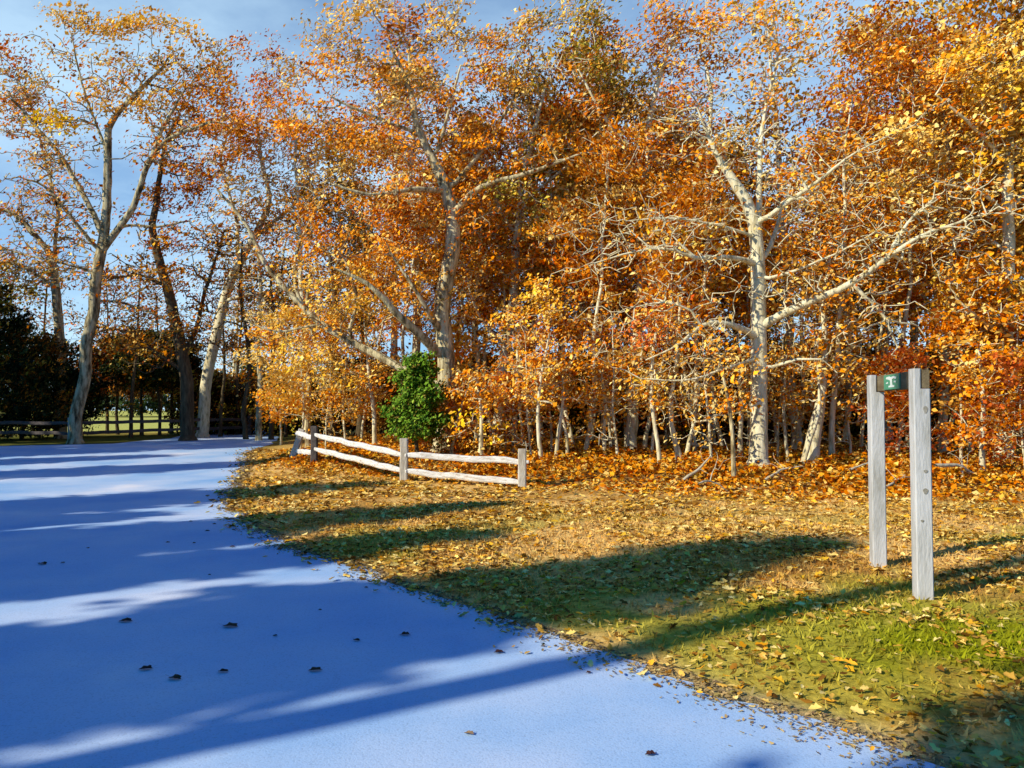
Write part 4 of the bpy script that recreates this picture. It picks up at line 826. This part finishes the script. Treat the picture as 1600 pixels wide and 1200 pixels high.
SAP = {
    'orange': proto_tree('understorey_tree', 'x', 4.6, 1.5, .16, ['orange', 'rust', 'gold'], 11, M_BARK, .035, 110, 20, .14, lean=.5, forks=1, sig=.24, tip=.005),
    'rust': proto_tree('understorey_tree', 'x', 3.6, 1.4, .12, ['rust', 'red', 'orange'], 12, M_BARK, .03, 110, 20, .14, lean=.5, forks=1, sig=.24, tip=.005),
    'gold': proto_tree('understorey_tree', 'x', 5.4, 1.5, .2, ['gold', 'tan', 'orange'], 13, M_BARK, .04, 110, 18, .14, lean=.6, forks=1, sig=.24, tip=.005),
    'pole': proto_tree('understorey_tree', 'x', 8.5, 1.5, .50, ['orange', 'rust', 'tan'], 15, M_BARK, .062, 100, 18, .15, lean=.9, forks=1, sig=.24, tip=.006),
    'stem': proto_tree('understorey_tree', 'x', 7.0, 1.4, .48, ['gold', 'orange', 'rust'], 16, M_BARK, .045, 90, 16, .15, lean=1.5, forks=1, sig=.24, tip=.006),
    'darkpole': proto_tree('understorey_tree', 'x', 8.0, 1.6, .42, ['brown', 'rust', 'orange'], 17, M_BARK_D, .075, 90, 8, .17, lean=1.3, forks=2, sig=.26, tip=.010),
    'twig': proto_tree('understorey_tree', 'x', 3.8, 1.5, .15, ['tan', 'orange'], 14, M_BARK, .032, 120, 5, .13, lean=.7, forks=1, sig=.22, tip=.006),
}
BSAP = {'darkpole': 'slim dark bare stem', 'pole': 'straight white young stem with high orange leaves', 'stem': 'leaning thin pale stem with high leaves', 'orange': 'knee-deep orange sapling', 'rust': 'rust red understorey sapling', 'gold': 'golden brown understorey sapling', 'twig': 'nearly leafless twiggy sapling'}
UND = [('orange', 862, 20, .9), ('pole', 915, 19.5, 1), ('twig', 965, 18.5, 1), ('pole', 1005, 21, 1.0), ('stem', 1085, 20.5, 1), ('twig', 1110, 17, .9), ('rust', 1040, 24, 1.2), ('pole', 895, 22, 1.1), ('stem', 940, 23, 1.1), ('twig', 1215, 19.5, .9), ('pole', 1128, 22, 1.1),
       ('pole', 1238, 21, 1), ('twig', 1330, 18.5, .9), ('stem', 1345, 21, 1.1), ('pole', 1400, 19, 1.0), ('rust', 1425, 17.5, .75), ('stem', 1445, 21, 1.1), ('orange', 1500, 17.5, .9), ('pole', 1515, 19, 1.1), ('orange', 1580, 17, .85), ('rust', 1600, 15.2, .7), ('pole', 1550, 21, 1.1), ('gold', 1615, 19, 1.1),
       ('gold', 470, 23.5, .8), ('gold', 540, 23, .85), ('twig', 510, 22.4, .8), ('stem', 565, 25, 1.0), ('pole', 615, 24, 1), ('orange', 705, 22.5, .8), ('pole', 742, 23, 1), ('rust', 790, 20, .6), ('twig', 830, 18.6, .9), ('rust', 690, 19.6, .5), ('pole', 722, 26, 1.2), ('twig', 1275, 20, .9), ('stem', 1375, 25, 1.1), ('twig', 1180, 21, 1.0), ('gold', 440, 27, .9), ('pole', 980, 24, 1.2), ('stem', 876, 24, 1.2),
       ('pole', 1072, 19, .9), ('stem', 1168, 23, 1), ('pole', 1318, 24, 1.2), ('pole', 925, 26, 1.2), ('stem', 1018, 19.2, .9), ('pole', 1298, 27, 1.2), ('pole', 1098, 27, 1.3), ('pole', 1430, 25, 1.2), ('stem', 818, 22, 1), ('pole', 772, 26, 1.2), ('pole', 1478, 23, 1.1), ('stem', 1212, 26, 1.2), ('pole', 848, 27, 1.3), ('stem', 955, 20.5, .9),
       ('darkpole', 205, 33, 1.0), ('darkpole', 250, 36, .9), ('darkpole', 345, 34, 1.0), ('darkpole', 372, 37, 1.1), ('darkpole', 447, 33, 1.0), ('darkpole', 60, 35, 1.0), ('darkpole', 168, 38, 1.0), ('darkpole', 18, 33, .9)]
USED2 = set()
for k, (kind, px, Yd, scl) in enumerate(UND):
    root = SAP[kind] if kind not in USED2 else copy_tree(SAP[kind]); USED2.add(kind)
    q_ = at(px, 640, Yd); root.location = (q_[0], Yd, float(zg(q_[0], Yd))); root.rotation_euler = (0, 0, (k * 2.4) % 6.28); root.scale = (scl,) * 3
    tag(root, '%s %s' % (BSAP[kind], landmark(px)), 'sapling', 'saplings in the understorey')

# bleached fallen sticks on the leaf bank
STICKS = [([(1068, 778), (1090, 755), (1112, 742)], 15.4, 2.6, 'bleached crooked stick rising from the leaf bank left of the thin grey stem'), ([(1196, 770), (1220, 758), (1256, 748)], 15.2, 2.2, 'long bleached stick lying below the split stump'),
          ([(1462, 748), (1500, 752), (1532, 764)], 14.6, 3.4, 'pale fallen bough just right of the near sign post'), ([(1505, 760), (1500, 742), (1504, 728)], 14.8, 2.2, 'short upright dead stick by the pale fallen bough'), ([(1092, 792), (1118, 786), (1140, 806)], 13.6, 1.8, 'thin bent twig at the foot of the leaf bank'),
          ([(1385, 780), (1400, 770), (1418, 760)], 14.2, 2.2, 'short bleached stick seen between the sign posts'), ([(1075, 693), (1105, 702), (1130, 708)], 20, 3.0, 'pale log lying inside the wood left of the largest trunk'), ([(1330, 752), (1350, 742), (1375, 735)], 15.6, 1.8, 'thin pale stick left of the far sign post')]
for k, (pts, Yd, rpx, lab) in enumerate(STICKS):
    g2 = np.random.default_rng(60 + k); W = Wood(g2); P3 = []
    for j, (px, py) in enumerate(pts): P3.append(at(px, py, Yd + (j - 1) * .25))
    gz = float(zg(P3[0][0], P3[0][1])); sh = (gz + .06) - min(p_[2] for p_ in P3)
    P3 = [p_ + np.array([0, 0, max(-.15, min(.4, sh))]) for p_ in P3]
    W.limb(P3, [rpx * Yd / F, rpx * .8 * Yd / F, rpx * .35 * Yd / F], step=.12, wob=.012, start=False)
    tw = [P3[1] + g2.normal(size=3) * .22 + np.array([0, 0, .12]) for _ in range(4)]
    W.grow(tw, tip=.006, step=.1, wob=.01)
    v, f = W.mesh(); org = P3[0]
    o = link_mesh('fallen_branch', v - org, f, M_STICK, smooth=True); o.location = Vector(org.tolist()); tag(o, lab, 'branch', 'dead sticks on the leaf bank')

# ------------------------------------------------------------------ far edge of the meadow, distant trees
fw = np.random.default_rng(41)
for k, px in enumerate(range(-40, 560, 62)):
    Yd = 120 + fw.uniform(-10, 25); q_ = at(px, 640, Yd)
    evergreen('distant_tree', 'rounded brown green tree on the far side of the bright meadow', (q_[0], Yd, float(zg(q_[0], Yd))), fw.uniform(7, 11), fw.uniform(4.5, 6), ['brown', 'shade', 'olive'][k % 3], 60 + k, n=2200, leaf=.9, clump=.7,
              profile=[(0, .5), (.2, 1), (.5, 1), (.8, .7), (1, .2)], bottom=.12, cat='tree', group='trees beyond the meadow', per=12, lmat=M_LEAF)

# ------------------------------------------------------------------ trees behind the photographer, whose shadows stripe the drive
AZ = R(31); EL = R(30); COT = 1 / math.tan(EL)
sd = np.array([math.cos(AZ), math.sin(AZ)]); un = np.array([-math.sin(AZ), math.cos(AZ)])
DOME = [(0, .9), (.5, 1), (.8, .95), (.9, .62), (.96, .3), (1, .05)]
SPIRE = [(0, .9), (.6, 1), (.74, .95), (.84, .72), (.92, .36), (1, .03)]
WEDGE = [(0, .9), (.74, 1), (.83, .85), (.92, .40), (1, .03)]
# u (across the sun), where the shadow tip falls (s), half width, profile
CAST = [(.75, 8.6, 1.5, DOME), (5.72, 7.5, 1.02, WEDGE), (8.58, 4.4, 0.60, DOME), (10.9, 6.0, .85, SPIRE), (9.95, 2.0, .7, DOME), (14.9, 5.6, 1.1, DOME), (12.9, 1.0, .55, DOME),
        (21.3, 7.0, .9, SPIRE), (25.0, 3.0, .9, DOME), (28.2, 9.5, 1.1, DOME), (30.8, 10.0, 2.2, DOME), (35.5, 9.0, 2.2, DOME), (-4.5, 9, 2.6, DOME)]
for k, (u, tip, w, pf) in enumerate(CAST):
    s0 = -13.0 - (k % 3) * .9
    h = (tip - s0) / COT; P = sd * s0 + un * u
    evergreen('evergreen_tree', 'dense dark evergreen out of view behind the photographer, shading the drive', (P[0], P[1], float(zbase(P[1]))), h, w, 'shade', 80 + k, n=9000, leaf=.30, clump=.24, profile=pf, bottom=.04, group='evergreens along the near side of the drive', per=15)
# one tall bare trunk: the long thin stripe across the lawn to the sign frame
s0 = -12.5; P = sd * s0 + un * 3.95
root = proto_tree('roadside_tree', 'tall bare-stemmed tree out of view behind the photographer', 25, 1.6, .86, ['orange', 'gold'], 31, M_BARK_G, .19, 150, 20, .18, lean=.05, forks=0)
root.location = (P[0], P[1], 0)

# ------------------------------------------------------------------ light
world = bpy.data.worlds.new('World'); scene.world = world; world.use_nodes = True
nt = world.node_tree; N = nt.nodes; L = nt.links; N.clear()
o = N.new('ShaderNodeOutputWorld'); bg = N.new('ShaderNodeBackground'); bg.inputs['Strength'].default_value = .076
sky = N.new('ShaderNodeTexSky'); sky.sky_type = 'NISHITA'; sky.sun_disc = False; sky.sun_elevation = EL
to_sun = np.array([-sd[0], -sd[1]]); sky.sun_rotation = math.atan2(to_sun[0], to_sun[1]) % (2 * math.pi)
sky.air_density = 1.0; sky.dust_density = .6; sky.ozone_density = 2.5
hs = N.new('ShaderNodeHueSaturation'); hs.inputs['Saturation'].default_value = 1.75
tc = N.new('ShaderNodeTexCoord'); mp = N.new('ShaderNodeMapping'); mp.inputs['Scale'].default_value = (1, 1, 2.2)
nz = N.new('ShaderNodeTexNoise'); nz.inputs['Scale'].default_value = 2.6; nz.inputs['Detail'].default_value = 7; nz.inputs['Roughness'].default_value = .6
cr = ramp(N, [(.36, (.42, .42, .42)), (.62, (.97, .97, .97))])
mx = N.new('ShaderNodeMix'); mx.data_type = 'RGBA'; mx.inputs[7].default_value = (8.8, 12.4, 15.2, 1)
tn = N.new('ShaderNodeMix'); tn.data_type = 'RGBA'; tn.blend_type = 'MULTIPLY'; tn.inputs[0].default_value = 1; tn.inputs[7].default_value = (.13, .95, 1.80, 1)
L.new(sky.outputs[0], tn.inputs[6]); L.new(tn.outputs[2], hs.inputs['Color']); L.new(tc.outputs['Generated'], mp.inputs[0]); L.new(mp.outputs[0], nz.inputs[0]); L.new(nz.outputs[0], cr.inputs[0])
sp = N.new('ShaderNodeSeparateXYZ'); mr = N.new('ShaderNodeMapRange'); mr.inputs['From Min'].default_value = .66; mr.inputs['From Max'].default_value = .30; mr.inputs['To Min'].default_value = .1; mr.inputs['To Max'].default_value = 1.0
ml = N.new('ShaderNodeMath'); ml.operation = 'MULTIPLY'
L.new(tc.outputs['Generated'], sp.inputs[0]); L.new(sp.outputs['Z'], mr.inputs['Value']); mf = N.new('ShaderNodeMapRange'); mf.inputs['From Min'].default_value = .2; mf.inputs['From Max'].default_value = .6; mf.inputs['To Min'].default_value = .08
mm = N.new('ShaderNodeMath'); mm.operation = 'MULTIPLY'; L.new(sp.outputs['Y'], mf.inputs['Value']); L.new(mr.outputs[0], mm.inputs[0]); L.new(mf.outputs[0], mm.inputs[1]); L.new(mm.outputs[0], ml.inputs[0]); L.new(cr.outputs[0], ml.inputs[1])
L.new(ml.outputs[0], mx.inputs[0]); L.new(hs.outputs[0], mx.inputs[6]); L.new(mx.outputs[2], bg.inputs['Color']); L.new(bg.outputs[0], o.inputs[0])
sun_d = bpy.data.lights.new('sun', 'SUN'); sun = bpy.data.objects.new('sun', sun_d); C.objects.link(sun)
sun_d.energy = 5.0; sun_d.angle = R(.5); sun_d.color = (1.0, .92, .74)
dv = Vector((sd[0] * math.cos(EL), sd[1] * math.cos(EL), -math.sin(EL)))
sun.rotation_euler = dv.to_track_quat('-Z', 'Y').to_euler()
sun.location = (-20, -12, 20)

scene.view_settings.view_transform = 'Standard'; scene.view_settings.look = 'None'
scene.view_settings.exposure = 0; scene.view_settings.gamma = 1
scene.cycles.max_bounces = 5; scene.cycles.diffuse_bounces = 2; scene.cycles.glossy_bounces = 2; scene.cycles.transmission_bounces = 3
scene.cycles.use_denoising = True
